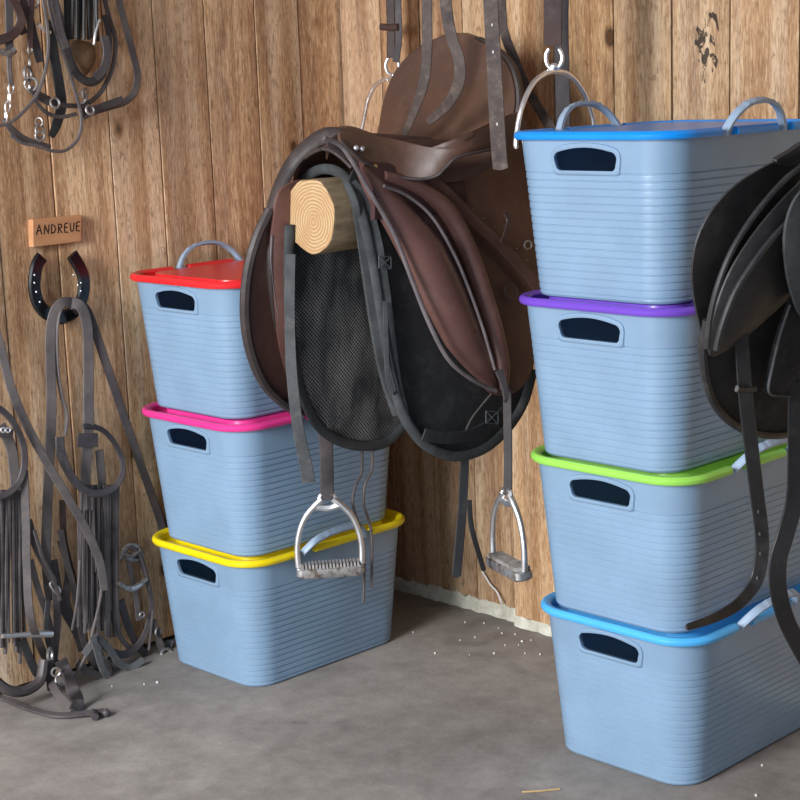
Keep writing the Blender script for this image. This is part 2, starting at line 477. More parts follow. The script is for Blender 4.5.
def padded(outline, mapf, bulge=0.01, thick=0.006, smooth=5, power=2.5, rings=(1, .97, .9, .8, .65, .48, .3, .14), uv=False, center=None):
    """a padded sheet: closed outline (2-D), mapped on a surface by mapf, raised towards the middle"""
    o = [Vector((p[0], p[1], 0)) for p in outline]
    o = catmull(o, smooth, True)
    c = Vector(center + (0,)) if center else sum(o, Vector()) / len(o)
    N = len(o); mb = MB(); V = []; U = []
    def nrm(x, y):
        a, b, d = mapf(x, y), mapf(x + 3, y), mapf(x, y + 3)
        n = (b - a).cross(d - a).normalized()
        return n if n.dot(CAM - a) > 0 else -n
    for s in rings:
        h = bulge * (1 - s ** power)
        for p in o:
            q = c + (p - c) * s
            V.append(mapf(q.x, q.y) + nrm(q.x, q.y) * h)
    V.append(mapf(c.x, c.y) + nrm(c.x, c.y) * bulge)
    R = len(rings); F = []
    for i in range(R - 1):
        for j in range(N):
            k = (j + 1) % N
            F.append((i * N + j, i * N + k, (i + 1) * N + k, (i + 1) * N + j))
    top = len(V) - 1
    for j in range(N): F.append(((R - 1) * N + j, (R - 1) * N + (j + 1) % N, top))
    nb = len(V)
    brings = (1, 0.7, 0.35)
    for s in brings:
        for p in o:
            q = c + (p - c) * s
            V.append(mapf(q.x, q.y) - nrm(q.x, q.y) * thick + nrm(q.x, q.y) * bulge * 0.8 * (1 - s ** power))
    V.append(mapf(c.x, c.y) - nrm(c.x, c.y) * (thick - bulge * 0.8))
    for j in range(N):
        k = (j + 1) % N
        F.append((j, nb + j, nb + k, k))
        for i in range(len(brings) - 1):
            F.append((nb + i * N + j, nb + (i + 1) * N + j, nb + (i + 1) * N + k, nb + i * N + k))
        F.append((nb + (len(brings) - 1) * N + j, len(V) - 1, nb + (len(brings) - 1) * N + k))
    mb.add(V, F)
    return mb
def uv_planar(me, ax, ay):
    uv = me.uv_layers.new(name='UVMap')
    for l in me.loops:
        co = me.vertices[l.vertex_index].co
        uv.data[l.index].uv = (co.dot(ax), co.dot(ay))

# ------------------------------------------------------------------ floor and walls
def add_struct(name, mb, mat):
    o = obj(name, mb.mesh(name, False), mat)
    o['kind'] = 'structure'
    return o
fl = add_struct('floor', box(MB(), (1.2, 1.2, -0.05), (6.4, 6.4, 0.1)), 'floor')
wl = add_struct('wall_left', box(MB(), (0.95, YW + 0.065, 1.2), (4.1, 0.06, 2.4)), 'backing')
wr = add_struct('wall_right', box(MB(), (XW + 0.065, 1.15, 1.2), (0.06, 3.77, 2.4)), 'backing')

add_struct('added_wall_front', box(MB(), (0.95, -0.95, 1.2), (4.1, 0.06, 2.4)), 'boards')  # unseen wall, added to block sky light from the right and behind
add_struct('added_ceiling', box(MB(), (0.95, 1.1, 2.45), (4.1, 4.2, 0.06)), 'boards')  # unseen lid over the room, added to shut out sky light from above

def plank_mesh(w, h, d=0.026, bev=0.001):
    a, b = w / 2, bev
    sec = [(-a, 0), (-a, -d + b), (-a + b, -d), (a - b, -d), (a, -d + b), (a, 0)]
    mb = MB(); V = []; F = []
    for z in (0, h):
        for (x, y) in sec: V.append((x, y, z - h / 2))
    n = len(sec)
    for i in range(n):
        F.append((i, (i + 1) % n, n + (i + 1) % n, n + i))
    F.append(tuple(range(n))); F.append(tuple(range(2 * n - 1, n - 1, -1)))
    return mb.add(V, F).mesh('plank', False)
LSEAM = [at_y(px, 50, YW).x for px in (43, 103.5, 154, 205, 255.5, 299)]
LSEAM = [LSEAM[0] - 0.143 * k for k in range(12, 0, -1)] + LSEAM + [XW + 0.012]
LT = {-1: (1.36, 1.31, 1.26), -2: (1.12, 1.06, 1.0), -3: (1.36, 1.32, 1.28), -4: (1.14, 1.09, 1.04), -5: (1.3, 1.26, 1.2), -6: (1.36, 1.31, 1.25), -7: (1.04, .96, .9)}
for i in range(len(LSEAM) - 1):
    a, b = LSEAM[i], LSEAM[i + 1]
    pr = random.uniform(0, 0.004)
    me = plank_mesh(b - a - 0.0035, 2.38, 0.026 + pr)
    o = obj('plank', me, 'plank', wl, ((a + b) / 2, YW + 0.026, 1.205 + random.uniform(-.005, .005)))
    k = i - (len(LSEAM) - 1)
    t = LT.get(k, (random.uniform(1.0, 1.2),) * 3)
    o.color = (*t, 1)
RSEAM = [YW - 0.004, 2.918, 2.785, 2.645, 2.503, 2.352] + [at_x(px, 50, XW2).y for px in (614, 672, 730, 800)]
RSEAM += [RSEAM[-1] - 0.145 * k for k in range(1, 13)]
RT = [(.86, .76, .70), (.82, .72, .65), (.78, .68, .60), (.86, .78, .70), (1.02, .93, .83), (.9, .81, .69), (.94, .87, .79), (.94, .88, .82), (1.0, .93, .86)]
M['plank_smudge'] = None
for i in range(len(RSEAM) - 1):
    a, b = RSEAM[i], RSEAM[i + 1]
    front = XW if i < 4 else XW2
    z0 = 0.034 if i < 4 else 0.026
    d = XW + 0.033 - front + random.uniform(0, 0.003)
    h = 2.4 - z0
    me = plank_mesh(a - b - 0.0035, h, d)
    mat = 'plank'
    loc = (XW + 0.033, (a + b) / 2, z0 + h / 2)
    if i == 7:
        q = at_x(706, 42, XW2)
        M['plank_smudge'] = wood_plank('weathered_plank_wood_with_black_paint', (-(q.y - loc[1]), q.z - loc[2], 0.034, 0.088))
        mat = 'plank_smudge'
    o = obj('plank', me, mat, wr, loc)
    o.rotation_euler = (0, 0, -math.pi / 2)
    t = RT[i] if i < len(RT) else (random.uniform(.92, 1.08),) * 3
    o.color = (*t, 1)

def mortar(name, y0, y1, xf, h):
    mb = MB(); V = []; F = []
    n = int((y0 - y1) / 0.012)
    for i in range(n + 1):
        y = y0 + (y1 - y0) * i / n
        hh = h + random.uniform(-.006, .006); dx = random.uniform(-.004, .004)
        V += [(xf + 0.03, y, 0), (xf - 0.006 + dx, y, -0.001), (xf - 0.004 + dx * .6, y, hh * 0.55), (xf + random.uniform(-.003, .002), y, hh), (xf + 0.03, y, hh)]
    for i in range(n):
        for k in range(4):
            F.append((i * 5 + k, i * 5 + k + 1, i * 5 + 6 + k, i * 5 + 5 + k))
    F.append((0, 1, 2, 3, 4)); F.append(tuple(n * 5 + k for k in range(5)))
    mb.add(V, F)
    o = obj(name, mb.mesh(name, True, 30), 'mortar')
    o['kind'] = 'structure'
    return o
mortar('baseboard_right', YW, 2.503, XW, 0.034)
mortar('baseboard_right', 2.503, -0.6, XW2, 0.026)

# ------------------------------------------------------------------ storage boxes
BW, BL, BH, TAP, BR, RIMO, HB = 0.4924, 0.3651, 0.2995, 0.0241, 0.0693, 0.0146, 0.2868
def rrect(w, l, r, n=7):
    out = []
    for sx, sy, a0 in ((1, 1, 0), (-1, 1, 90), (-1, -1, 180), (1, -1, 270)):
        for i in range(n + 1):
            a = math.radians(a0 + 90 * i / n)
            out.append((sx * (w / 2 - r) + r * math.cos(a), sy * (l / 2 - r) + r * math.sin(a)))
    return out
def ring_loft(mb, rings):
    V = []; n = len(rings[0][0])
    for pts, z in rings: V += [(x, y, z) for x, y in pts]
    F = []
    for i in range(len(rings) - 1):
        for j in range(n):
            k = (j + 1) % n
            F.append((i * n + j, i * n + k, (i + 1) * n + k, (i + 1) * n + j))
    F.append(tuple(range(n - 1, -1, -1)))
    F.append(tuple((len(rings) - 1) * n + j for j in range(n)))
    return mb.add(V, F)
def prof(z, inset=0.0):
    k = 1 - z / HB
    r = BR - 0.012 * max(k, 0)
    return rrect(BW - 2 * TAP * k - 2 * inset, BL - 2 * TAP * k - 2 * inset, r - inset)
def body_mesh():
    mb = MB(); R = [(prof(0, 0.006), 0.0), (prof(0.002, 0.002), 0.002), (prof(0.006), 0.006)]
    z = 0.012; top = 0.236; step = 0.0135
    while z < top:
        R += [(prof(z, 0.0008), z - 0.0022), (prof(z, 0.0022), z - 0.0006), (prof(z, 0.0022), z + 0.0004), (prof(z, -0.0002), z + 0.0012), (prof(z + step * .6, 0.0002), z + step * .6)]
        z += step
    R += [(prof(0.243), 0.243), (prof(BH - .004), BH - .004)]
    # inside
    R += [(prof(BH - .004, 0.003), BH - .004), (prof(0.15, 0.003), 0.15), (prof(0.008, 0.004), 0.008)]
    ring_loft(mb, R)
    me = mb.mesh('body', False)
    # grip holes in both short ends
    cut = MB(); pts = []
    hw, z0, z1 = 0.070, 0.2325, 0.2735
    for (x, z) in hole_outline(hw, z0, z1): pts.append((x, z))
    n = len(pts)
    for sx in (-1, 1):
        V = [(sx * 0.19, x, z) for x, z in pts] + [(sx * 0.30, x, z) for x, z in pts]
        F = [(i, (i + 1) % n, n + (i + 1) % n, n + i) for i in range(n)] + [tuple(range(n - 1, -1, -1)), tuple(range(n, 2 * n))]
        cut.add(V, F)
    cm = cut.mesh('cut', False)
    bo = bpy.data.objects.new('b_tmp', me); co = bpy.data.objects.new('c_tmp', cm)
    COL.objects.link(bo); COL.objects.link(co)
    md = bo.modifiers.new('b', 'BOOLEAN'); md.object = co; md.operation = 'DIFFERENCE'; md.solver = 'EXACT'
    dg = bpy.context.evaluated_depsgraph_get()
    res = bpy.data.meshes.new_from_object(bo.evaluated_get(dg))
    bpy.data.objects.remove(bo); bpy.data.objects.remove(co)
    res.name = 'body'
    res.shade_smooth(); res.set_sharp_from_angle(angle=math.radians(32))
    return res
def hole_outline(hw, z0, z1, n=5):
    out = []
    r = 0.010
    out += [(hw - 0.003 - r + r * math.cos(a), z0 + r + r * math.sin(a)) for a in [math.radians(-90 + 90 * i / n) for i in range(n + 1)]]
    zt = z1 - 0.0075; r2 = 0.013
    out += [(hw - r2 + r2 * math.cos(a), zt - r2 + r2 * math.sin(a)) for a in [math.radians(78 * i / n) for i in range(n + 1)]]
    out += [((hw - r2) * (1 - k), zt + (z1 - zt) * (1 - (1 - k) ** 2)) for k in (.25, .5, .75, 1.0)]
    left = [(-x, z) for x, z in reversed(out[:-1])]
    return out + left
def frame_mesh(sx):
    pts = [Vector((x, z, 0)) for x, z in hole_outline(0.070, 0.2325, 0.2735)]
    c = Vector((0, 0.253, 0)); n = len(pts); V = []; F = []
    def P(q, o):
        k = 1 - q.y / HB
        return (sx * (BW / 2 - TAP * k + o), q.x, q.y)
    def grow(q, g):
        return Vector((q.x + (g if q.x > 0 else -g if q.x < 0 else 0) * min(1, abs(q.x) / 0.05), q.y + g * max(-1, min(1, (q.y - c.y) / 0.016)), 0))
    for g, o in ((0.0, -0.004), (0.0, 0.0032), (0.0035, 0.0042), (0.0075, 0.0030), (0.009, -0.001)):
        V += [P(grow(q, g), o) for q in pts]
    for i in range(4):
        for j in range(n):
            k = (j + 1) % n
            F.append((i * n + j, i * n + k, (i + 1) * n + k, (i + 1) * n + j))
    return MB().add(V, F).mesh('grip_frame', True, 50)
def lid_mesh():
    mb = MB()
    w, l, r = BW + 2 * RIMO, BL + 2 * RIMO, BR + RIMO
    z0, z1 = HB, HB + 0.0145
    iw = 0.021
    sec = [(0.0, 0.0), (0.0, 0.0), ]
    # rim section: (inwards, z)
    sec = [(0.003, z0), (0.0005, z0 + .003), (0.0, z0 + .008), (0.002, z1 - .003), (0.0065, z1), (0.013, z1 - .0003), (0.0175, z1 - .002), (iw, z1 - .006), (iw, z0 + 0.003), (0.0125, z0)]
    def outl(inw):
        return rrect(w - 2 * inw, l - 2 * inw, max(r - inw, .02), 8)
    base = [outl(s[0]) for s in sec]
    n = len(base[0]); ns = len(sec)
    # split long sides at the handle notches
    def long_pts(y_sign, xs):
        out = []
        for x in xs:
            out.append([(x, y_sign * (l / 2 - s[0]), s[1]) for s in sec])
        return out
    def arc(sign):
        out = []
        idx = list(range(n))
        # corner order: (+,+) (-,+) (-,-) (+,-)
        sel = list(range(27, 36)) + list(range(0, 9)) if sign > 0 else list(range(9, 27))
        for i in sel:
            out.append([(base[q][i][0], base[q][i][1], sec[q][1]) for q in range(ns)])
        return out
    def emit(rows):
        V = [p for row in rows for p in row]; F = []
        for i in range(len(rows) - 1):
            for q in range(ns):
                k = (q + 1) % ns
                F.append((i * ns + q, i * ns + k, (i + 1) * ns + k, (i + 1) * ns + q))
        F.append(tuple(range(ns))); F.append(tuple((len(rows) - 1) * ns + q for q in range(ns - 1, -1, -1)))
        mb.add(V, F)
    a, b = 0.064, 0.112
    emit(long_pts(-1, [b]) + arc(1) + long_pts(1, [b]))
    emit(long_pts(1, [-b]) + arc(-1) + long_pts(-1, [-b]))
    emit(long_pts(1, [a, 0, -a])); emit(long_pts(-1, [a, 0, -a]))
    # recessed panel with a raised step
    p0 = rrect(w - 2 * iw + .002, l - 2 * iw + .002, r - iw, 8)
    g = HB - 0.006
    q0 = rrect(BW - 2 * TAP - .016, BL - 2 * TAP - .016, .052, 8)
    q1 = rrect(BW - 2 * TAP - .024, BL - 2 * TAP - .024, .048, 8)
    ring_loft(mb, [(rrect(w - 2 * iw - .02, l - 2 * iw - .02, r - iw - .01, 8), g - .003), (p0, g), (p0, z0 + .004), (rrect(w - 2 * iw - .002, l - 2 * iw - .002, r - iw - .002, 8), z0 + .004), (rrect(w - 2 * iw - .004, l - 2 * iw - .004, r - iw - .003, 8), g + .002), (q0, g + .002), (q1, HB + .0112), (q1, HB + .0122), (rrect(w - .3, l - .2, .03, 8), HB + .0122)])
    return mb.mesh('lid', True, 35)
def handle_mesh(tilt, height=0.052):
    """flexible loop handle on the +y long side, local to the box"""
    mb = MB(); y0 = BL / 2 + 0.003
    pts = []
    ctl = [(-0.092, -0.003), (-0.089, 0.006), (-0.066, 0.034), (-0.028, height), (0.028, height), (0.066, 0.034), (0.089, 0.006), (0.092, -0.003)]
    for x, h in ctl:
        h2 = max(h, 0)
        pts.append(Vector((x, y0 + math.sin(tilt) * h2 - (0.004 if h < -0.01 else 0), HB + 0.004 + (math.cos(tilt) * h2 if h > 0 else h))))
    p = catmull(pts, 7)
    N = len(p); sec = [(-.0075, -.003), (-.006, -.004), (.006, -.004), (.0075, -.003), (.0075, .003), (.006, .004), (-.006, .004), (-.0075, .003)]
    V = []; F = []; ns = len(sec)
    up = Vector((0, math.sin(tilt), math.cos(tilt)))
    wd = Vector((0, math.cos(tilt), -math.sin(tilt)))
    for i, q in enumerate(p):
        a = p[max(i - 1, 0)]; b = p[min(i + 1, N - 1)]
        t = (b - a).normalized(); n = t.cross(wd).normalized()
        inmid = abs(q.x) < 0.055 and q.z > HB + 0.02 * math.cos(tilt)
        wob = 0.0016 * math.sin(q.x * 2 * math.pi / 0.018) if inmid else 0
        for (x, y) in sec:
            lo = y > 0
            V.append(q + wd * x + n * (y + (wob if lo else 0)))
    for i in range(N - 1):
        for k in range(ns):
            w = (k + 1) % ns
            F.append((i * ns + k, i * ns + w, (i + 1) * ns + w, (i + 1) * ns + k))
    F.append(tuple(range(ns))); F.append(tuple((N - 1) * ns + k for k in range(ns - 1, -1, -1)))
    return mb.add(V, F).mesh('handle', True, 40)
BODY = body_mesh(); LID = lid_mesh()
FRM = [frame_mesh(-1), frame_mesh(1)]
HND = {'up': handle_mesh(0.25), 'out': handle_mesh(0.62, 0.046)}
STACKS = [('L', 2.34937, 2.80853, [('yellow', 0, 0, 'light blue storage box with yellow lid standing on floor under brown saddle'),
                                  ('pink', -.00737, -.00423, 'light blue storage box with pink lid, between red and yellow lidded boxes'),
                                  ('red', .0004, .0177, 'light blue storage box with red lid, topmost of the stack beside the brown saddle')]),
          ('R', 2.5379, 1.80717, [('sky', 0, 0, 'light blue storage box with sky blue lid standing on floor, below the green lidded box'),
                                  ('green', -.01686, .00334, 'light blue storage box with lime green lid, under the purple lidded box'),
                                  ('purple', -.03252, .01083, 'light blue storage box with purple lid, second from top of taller stack'),
                                  ('blue', -.02943, .01775, 'light blue storage box with bright blue lid, topmost of the taller stack')])]
for s, bx, by, lst in STACKS:
    for i, (c, ox, oy, lab) in enumerate(lst):
        t = thing('storage_box', lab, 'storage box', (bx + ox, by + oy, i * 0.30), 0, 'stacked storage boxes with coloured lids')
        obj('body', BODY, 'box', t, (0, 0, 0))
        lid = LID.copy(); lid.materials.clear()
        o = obj('lid', lid, c, t, (0, 0, 0)); o['label'] = {'sky': 'sky blue'}.get(c, c) + ' plastic lid'
        for fm in FRM: obj('grip_frame', fm, 'box', t, (0, 0, 0))
        top = i == len(lst) - 1
        h = HND['up' if top else 'out']
        for rz in (0, math.pi):
            o = obj('handle', h, 'handle', t, (0, 0, 0)); o.rotation_euler = (0, 0, rz)

# ------------------------------------------------------------------ log and brown saddle
LX = 2.13
E0 = at_x(310, 216, LX)
YC, LZ, LR = E0.y, E0.z, 0.0735
def log_obj(yc, zc, x0, label):
    t = thing('wooden_log', label, 'log', (x0, yc, zc))
    n = 40; rr = [LR * (1 + 0.025 * math.sin(3 * a + 1) + 0.02 * math.sin(7 * a) + random.uniform(-.008, .008)) for a in [2 * math.pi * i / n for i in range(n)]]
    mb = MB(); V = []; F = []
    xs = [0, 0.006, 0.1, 0.25, 0.45, XW - x0 + 0.01]
    for q, x in enumerate(xs):
        k = 0.985 if q == 0 else 1 + 0.012 * math.sin(q * 2.1)
        V += [(x, rr[i] * k * math.cos(2 * math.pi * i / n), rr[i] * k * math.sin(2 * math.pi * i / n)) for i in range(n)]
    for q in range(len(xs) - 1):
        for i in range(n):
            j = (i + 1) % n
            F.append((q * n + i, q * n + j, (q + 1) * n + j, (q + 1) * n + i))
    F.append(tuple((len(xs) - 1) * n + i for i in range(n)))
    obj('log_side', mb.add(V, F), 'bark', t, (0, 0, 0))
    me = MB(); V = [(-0.001, 0, 0)]; F = []
    for s in (0.5, 1.0):
        V += [(-0.001 + 0.0012 * (s == 1), s * .984 * rr[i] * math.cos(2 * math.pi * i / n), s * .984 * rr[i] * math.sin(2 * math.pi * i / n)) for i in range(n)]
    for i in range(n):
        j = (i + 1) % n
        F.append((0, 1 + j, 1 + i)); F.append((1 + i, 1 + j, 1 + n + j, 1 + n + i))
    o = obj('sawn_end', me.add(V, F), 'log_end', t, (0, 0, 0)); o['label'] = 'pale sawn log end with growth rings'
    return t
log_obj(YC, LZ, LX, 'round wooden log peg carrying the brown saddle')

def sidef(yc, s, a, b, z0=1.1, z1=0.65, off=0.0):
    k = (b - a) / (z0 - z1); n = Vector((0, 1, s * k)); c = yc + s * (a + k * z0) + off
    return lambda px, py: plane_hit(px, py, n, c)
def path(fn, pts): return [fn(*p) for p in pts]

sad = thing('saddle', 'brown leather riding saddle sitting on a log beside the red lidded box', 'saddle', (2.2, YC, LZ))
LFL = sidef(YC, 1, 0.07, 0.16)
lf_out = [(268, 213), (256, 240), (247, 272), (243, 310), (247, 345), (258, 376), (273, 396), (300, 415), (340, 410), (365, 370), (372, 310), (362, 250), (340, 205), (300, 196)]
o = obj('flap', padded(lf_out, LFL, 0.004, 0.006), 'brown', sad)
tube_e = MB(); tube(tube_e, path(LFL, [(270, 210), (257, 238), (248, 272), (245, 310), (249, 345), (260, 376), (275, 396), (300, 414)]), 0.011, 8)
obj('flap_border', tube_e, 'edge', sad)
# left panel showing behind the pad
LPN = sidef(YC, 1, 0.055, 0.155)
obj('panel', padded([(283, 188), (273, 225), (271, 270), (275, 310), (283, 360), (300, 400), (330, 400), (350, 340), (345, 250), (320, 185)], LPN, 0.018, 0.006), 'brown_roll', sad)
pp = MB(); tube(pp, path(LPN, [(272, 235), (271, 262), (274, 290), (279, 325), (286, 365)]), 0.0028, 6)
obj('piping', pp, 'piping', sad)

# seat: lofted sections from the pommel to the cantle
secs = [(2.208, 1.204, .030, .03), (2.216, 1.213, .042, .035), (2.245, 1.214, .060, .045), (2.30, 1.196, .085, .06), (2.37, 1.176, .115, .055), (2.44, 1.170, .15, .045), (2.49, 1.182, .178, .03),
        (2.525, 1.215, .192, .02), (2.545, 1.262, .192, .008), (2.556, 1.305, .172, -.002), (2.562, 1.343, .142, .004), (2.566, 1.370, .104, .008), (2.568, 1.386, .060, .006), (2.57, 1.393, .018, 0)]
NA = 17
def seat_row(x, z, w, drop, dz=0.0):
    row = []
    for i in range(NA):
        t = -1 + 2 * i / (NA - 1)
        row.append((x, YC + 0.018 * max(0, (x - 2.3) / .25) - w * t, z - drop * abs(t) ** 2.4 + dz))
    return row
V = []; F = []
S1 = catmull([Vector((a, b, c)) for a, b, c, d in secs], 4); D1 = catmull([Vector((d, 0, 0)) for a, b, c, d in secs], 4)
for p, d in zip(S1, D1): V += seat_row(p.x, p.y, max(p.z, .005), d.x)
nr = len(S1)
nb = len(V)
for p, d in zip(S1, D1):
    hi = max(0.0, min(1.0, (p.y - 1.2) / 0.06)) if p.x > 2.4 else 0
    V += [(x + 0.03 * hi, y, z - 0.025 * (1 - hi)) for x, y, z in seat_row(p.x, p.y, max(p.z, .005), d.x)]
for off in (0, nb):
    for i in range(nr - 1):
        for j in range(NA - 1):
            F.append((off + i * NA + j, off + i * NA + j + 1, off + (i + 1) * NA + j + 1, off + (i + 1) * NA + j))
for i in range(nr - 1):
    for j in (0, NA - 1):
        F.append((i * NA + j, (i + 1) * NA + j, nb + (i + 1) * NA + j, nb + i * NA + j))
for i in (0, nr - 1):
    for j in range(NA - 1): F.append((i * NA + j, i * NA + j + 1, nb + i * NA + j + 1, nb + i * NA + j))
obj('seat', MB().add(V, F).mesh('seat', True, 60), 'seat', sad)
cb = MB()
edge = [Vector((S1[i].x + .012, YC + 0.018 * max(0, (S1[i].x - 2.3) / .25) + S1[i].z, S1[i].y - D1[i].x)) for i in range(26, nr - 5)]
edge2 = [Vector((S1[i].x + .012, YC + 0.018 * max(0, (S1[i].x - 2.3) / .25) - S1[i].z, S1[i].y - D1[i].x)) for i in range(nr - 6, 25, -1)]
tube(cb, edge + edge2, 0.007, 8, False, 0)
obj('cantle_binding', cb, 'edge', sad)

# black pad under the saddle (its own thing)
pad = thing('saddle_pad', 'black bound saddle pad with mesh lining draped under brown saddle', 'saddle pad', (2.25, YC, LZ))
RPD = sidef(YC, -1, 0.07, 0.15)
rp_out = [(350, 178), (366, 225), (378, 280), (387, 340), (397, 395), (411, 428), (430, 448), (456, 456), (484, 449), (508, 428), (524, 402), (533, 370), (537, 320), (535, 270), (527, 215), (515, 160), (450, 140), (385, 150)]
obj('pad_panel', padded(rp_out, RPD, 0.012, 0.006), 'pad', pad)
LPD = sidef(YC, 1, 0.045, 0.105)
lp_out = [(296, 240), (290, 270), (290, 310), (294, 355), (303, 395), (318, 425), (340, 441), (366, 446), (390, 440), (408, 420), (416, 380), (414, 320), (404, 260), (385, 215), (335, 195)]
mm_ = padded(lp_out, LPD, 0.01, 0.005).mesh('mesh_lining')
uv_planar(mm_, Vector((1, 0, 0)), Vector((0, 0, 1)))
obj('mesh_lining', mm_, 'mesh', pad)
bd = MB()
sweep(bd, catmull(path(sidef(YC, 1, .045, .105, off=-.006), [(290, 225), (289, 262), (289.5, 310), (294, 355), (303, 395), (318, 425), (340, 441), (366, 446), (390, 440), (408, 420)]), 6), circ(0.0115, 10, 0.006), (-.3, -1, 0))
sweep(bd, catmull([at_x(289.5, 250, 2.150), at_x(289.5, 215, 2.180), at_x(297, 188, 2.20), at_x(312, 173, 2.21), at_x(328, 169, 2.21), at_x(342, 175, 2.20), at_x(353, 190, 2.18)] +
      path(sidef(YC, -1, .07, .15, off=-.008), [(362, 215), (372, 260), (380, 310), (388, 360), (398, 402), (412, 430), (430, 448), (456, 456.5), (484, 449), (508, 428), (524, 402), (533, 370)]), 6), circ(0.0105, 10, 0.006),
      normals=None, normal=(-.6, -.8, 0))
obj('binding', bd, 'binding_dark', pad)
# inner lip of the arch, pale grey band
ib = MB()
strap(ib, [at_x(350, 183, 2.172)] + path(sidef(YC, -1, .07, .15, off=-.006), [(361, 205), (370, 245), (378, 295), (385, 345), (394, 390), (405, 415)]), 0.052, 0.004, (-.4, -.9, 0), scale=[.5, .8, 1, 1, .9, .7, .3])
sweep(ib, catmull([at_x(346, 182, 2.165), at_x(356, 205, 2.172)] + path(sidef(YC, -1, .055, .125), [(361, 240), (367, 285), (374, 330), (383, 375), (396, 415)]), 6), circ(0.008, 8, 0.005), (-.8, -.6, 0))
obj('front_band', ib, 'binding_dark', pad)
pl = MB()
RP2 = sidef(YC, -1, .07, .15, off=-.022)
strap(pl, path(RP2, [(385, 301), (386, 340), (387.5, 375), (392, 393)]), 0.010, 0.003, (-.5, -.85, 0))
strap(pl, path(RP2, [(392, 394), (397, 390), (393, 372), (389, 352), (387, 325)]), 0.006, 0.003, (-.5, -.85, 0))
obj('strap_loop', pl, 'binding_dark', pad)
el = MB()
RP3 = sidef(YC, -1, .07, .15, off=-.026)
strap(el, path(RP3, [(423, 434), (440, 437), (460, 437), (480, 430), (497, 418), (503, 412)]), 0.026, 0.004, (-.4, -.9, -.1))
obj('girth_loop', el, 'pad', pad)
st = MB()
for cx_, cy_ in ((385, 262), (334, 422), (492, 417)):
    fn = (RP2 if cx_ > 350 else sidef(YC, 1, .045, .105, off=-.016)) if cx_ != 492 else sidef(YC, -1, .07, .15, off=-.034)
    q = [fn(cx_ - 6, cy_ - 6), fn(cx_ + 6, cy_ - 5), fn(cx_ + 6, cy_ + 7), fn(cx_ - 6, cy_ + 6)]
    for a, b in ((0, 1), (1, 2), (2, 3), (3, 0), (0, 2), (1, 3)): tube(st, [q[a], q[b]], 0.0012, 5, False, 2)
obj('box_stitching', st, 'binding', pad)

# right flap, skirt, rolls
RFL = sidef(YC, -1, 0.095, 0.185)
rf_out = [(362, 150), (378, 175), (400, 212), (416, 250), (432, 292), (450, 335), (470, 365), (490, 392), (512, 394), (530, 375), (540, 330), (542, 270), (535, 200), (522, 140), (470, 140), (400, 140)]
obj('flap', padded(rf_out, RFL, 0.006, 0.005), 'brown', sad)
KR = sidef(YC, -1, 0.105, 0.195)
kn = MB()
sweep(kn, catmull(path(KR, [(360, 168), (368, 179), (381, 196), (401, 222), (424, 256), (444, 296), (462, 334), (480, 364), (495, 388)]), 6), circ(0.052, 20, 0.034), (0, -1, .1), False, [.2, .38, .56, .76, 1, 1, .9, .6, .1])
obj('knee_roll', kn, 'brown_roll', sad)
kr2 = MB()
tube(kr2, path(sidef(YC, -1, .11, .20, off=-.004), [(384, 176), (414, 186), (444, 207), (465, 244), (481, 288), (494, 330), (502, 365), (504, 390)]), 0.020, 12, False, 6, [.5, .8, 1, 1.05, 1.05, 1, .85, .4])
obj('thigh_roll', kr2, 'brown_roll', sad)
pi = MB()
tube(pi, path(sidef(YC, -1, .105, .195, off=-.018), [(324, 138), (341, 146), (354, 164), (367, 187), (382, 212), (396, 238), (412, 280), (430, 325), (449, 360), (473, 380), (496, 391)]), 0.0048, 8)
obj('piping', pi, 'piping', sad)
pi = MB()
tube(pi, path(sidef(YC, -1, .11, .20, off=-.024), [(384, 186), (408, 196), (433, 218), (455, 256), (470, 292), (484, 332), (495, 370)]), 0.0034, 8)
obj('piping', pi, 'piping', sad)
# upper front panel between pommel and knee roll
UP = sidef(YC, -1, 0.085, 0.195, 1.1, 0.65, -0.012)
obj('front_panel', padded([(328, 146), (350, 160), (368, 182), (385, 205), (408, 192), (432, 184), (425, 172), (390, 158), (355, 138), (338, 134)], sidef(YC, -1, .085, .19, 1.1, .65, -.004), 0.006, 0.004), 'edge', sad)
# skirt
SK = sidef(YC, -1, 0.11, 0.19, 1.1, 0.9, -0.004)
sk_out = [(343, 130), (372, 137), (402, 144), (430, 147), (452, 146), (476, 138), (500, 126), (520, 112), (524, 136), (506, 147), (478, 152), (456, 158), (445, 168), (436, 176), (418, 179), (392, 175), (366, 163), (350, 150), (341, 140)]
def skirt_map(off):
    base_f = sidef(YC, -1, 0.11, 0.19, 1.1, 0.9, off)
    def g(px, py):
        k = max(0.0, min(1.0, (px - 385) / 90)); k = k * k * (3 - 2 * k)
        d0 = (base_f(px, py) - CAM).length; d1 = (at_y(px, py, YC - 0.205 + off) - CAM).length
        return CAM + ray(px, py).normalized() * (d0 + (d1 - d0) * k)
    return g
obj('skirt', padded(sk_out, skirt_map(-.004), 0.006, 0.008, 5, 3), 'seat', sad)
sr = MB(); tube(sr, path(skirt_map(-.007), [(341, 140), (350, 150), (366, 163), (392, 175), (418, 179), (436, 176), (445, 168), (456, 158), (478, 152), (506, 147)]), 0.0032, 7)
obj('skirt_welt', sr, 'edge', sad)
# pommel front roll
pm = MB()
arch = [at_x(286, 400, 2.19), at_x(275, 340, 2.14), at_x(268, 270, 2.10), at_x(268, 232, 2.105), at_x(277, 195, 2.13), at_x(291, 165, 2.165), at_x(308, 146, 2.185), at_x(325, 136, 2.195), at_x(342, 137, 2.20), at_x(356, 150, 2.20)]
tube(pm, arch, 0.0175, 12, False, 6, [.2, .35, .6, .8, 1, 1.05, 1.1, 1.1, .9, .6], (-1, -.2, .6), 0.0085)
obj('pommel_roll', pm, 'edge', sad)
pu = MB()
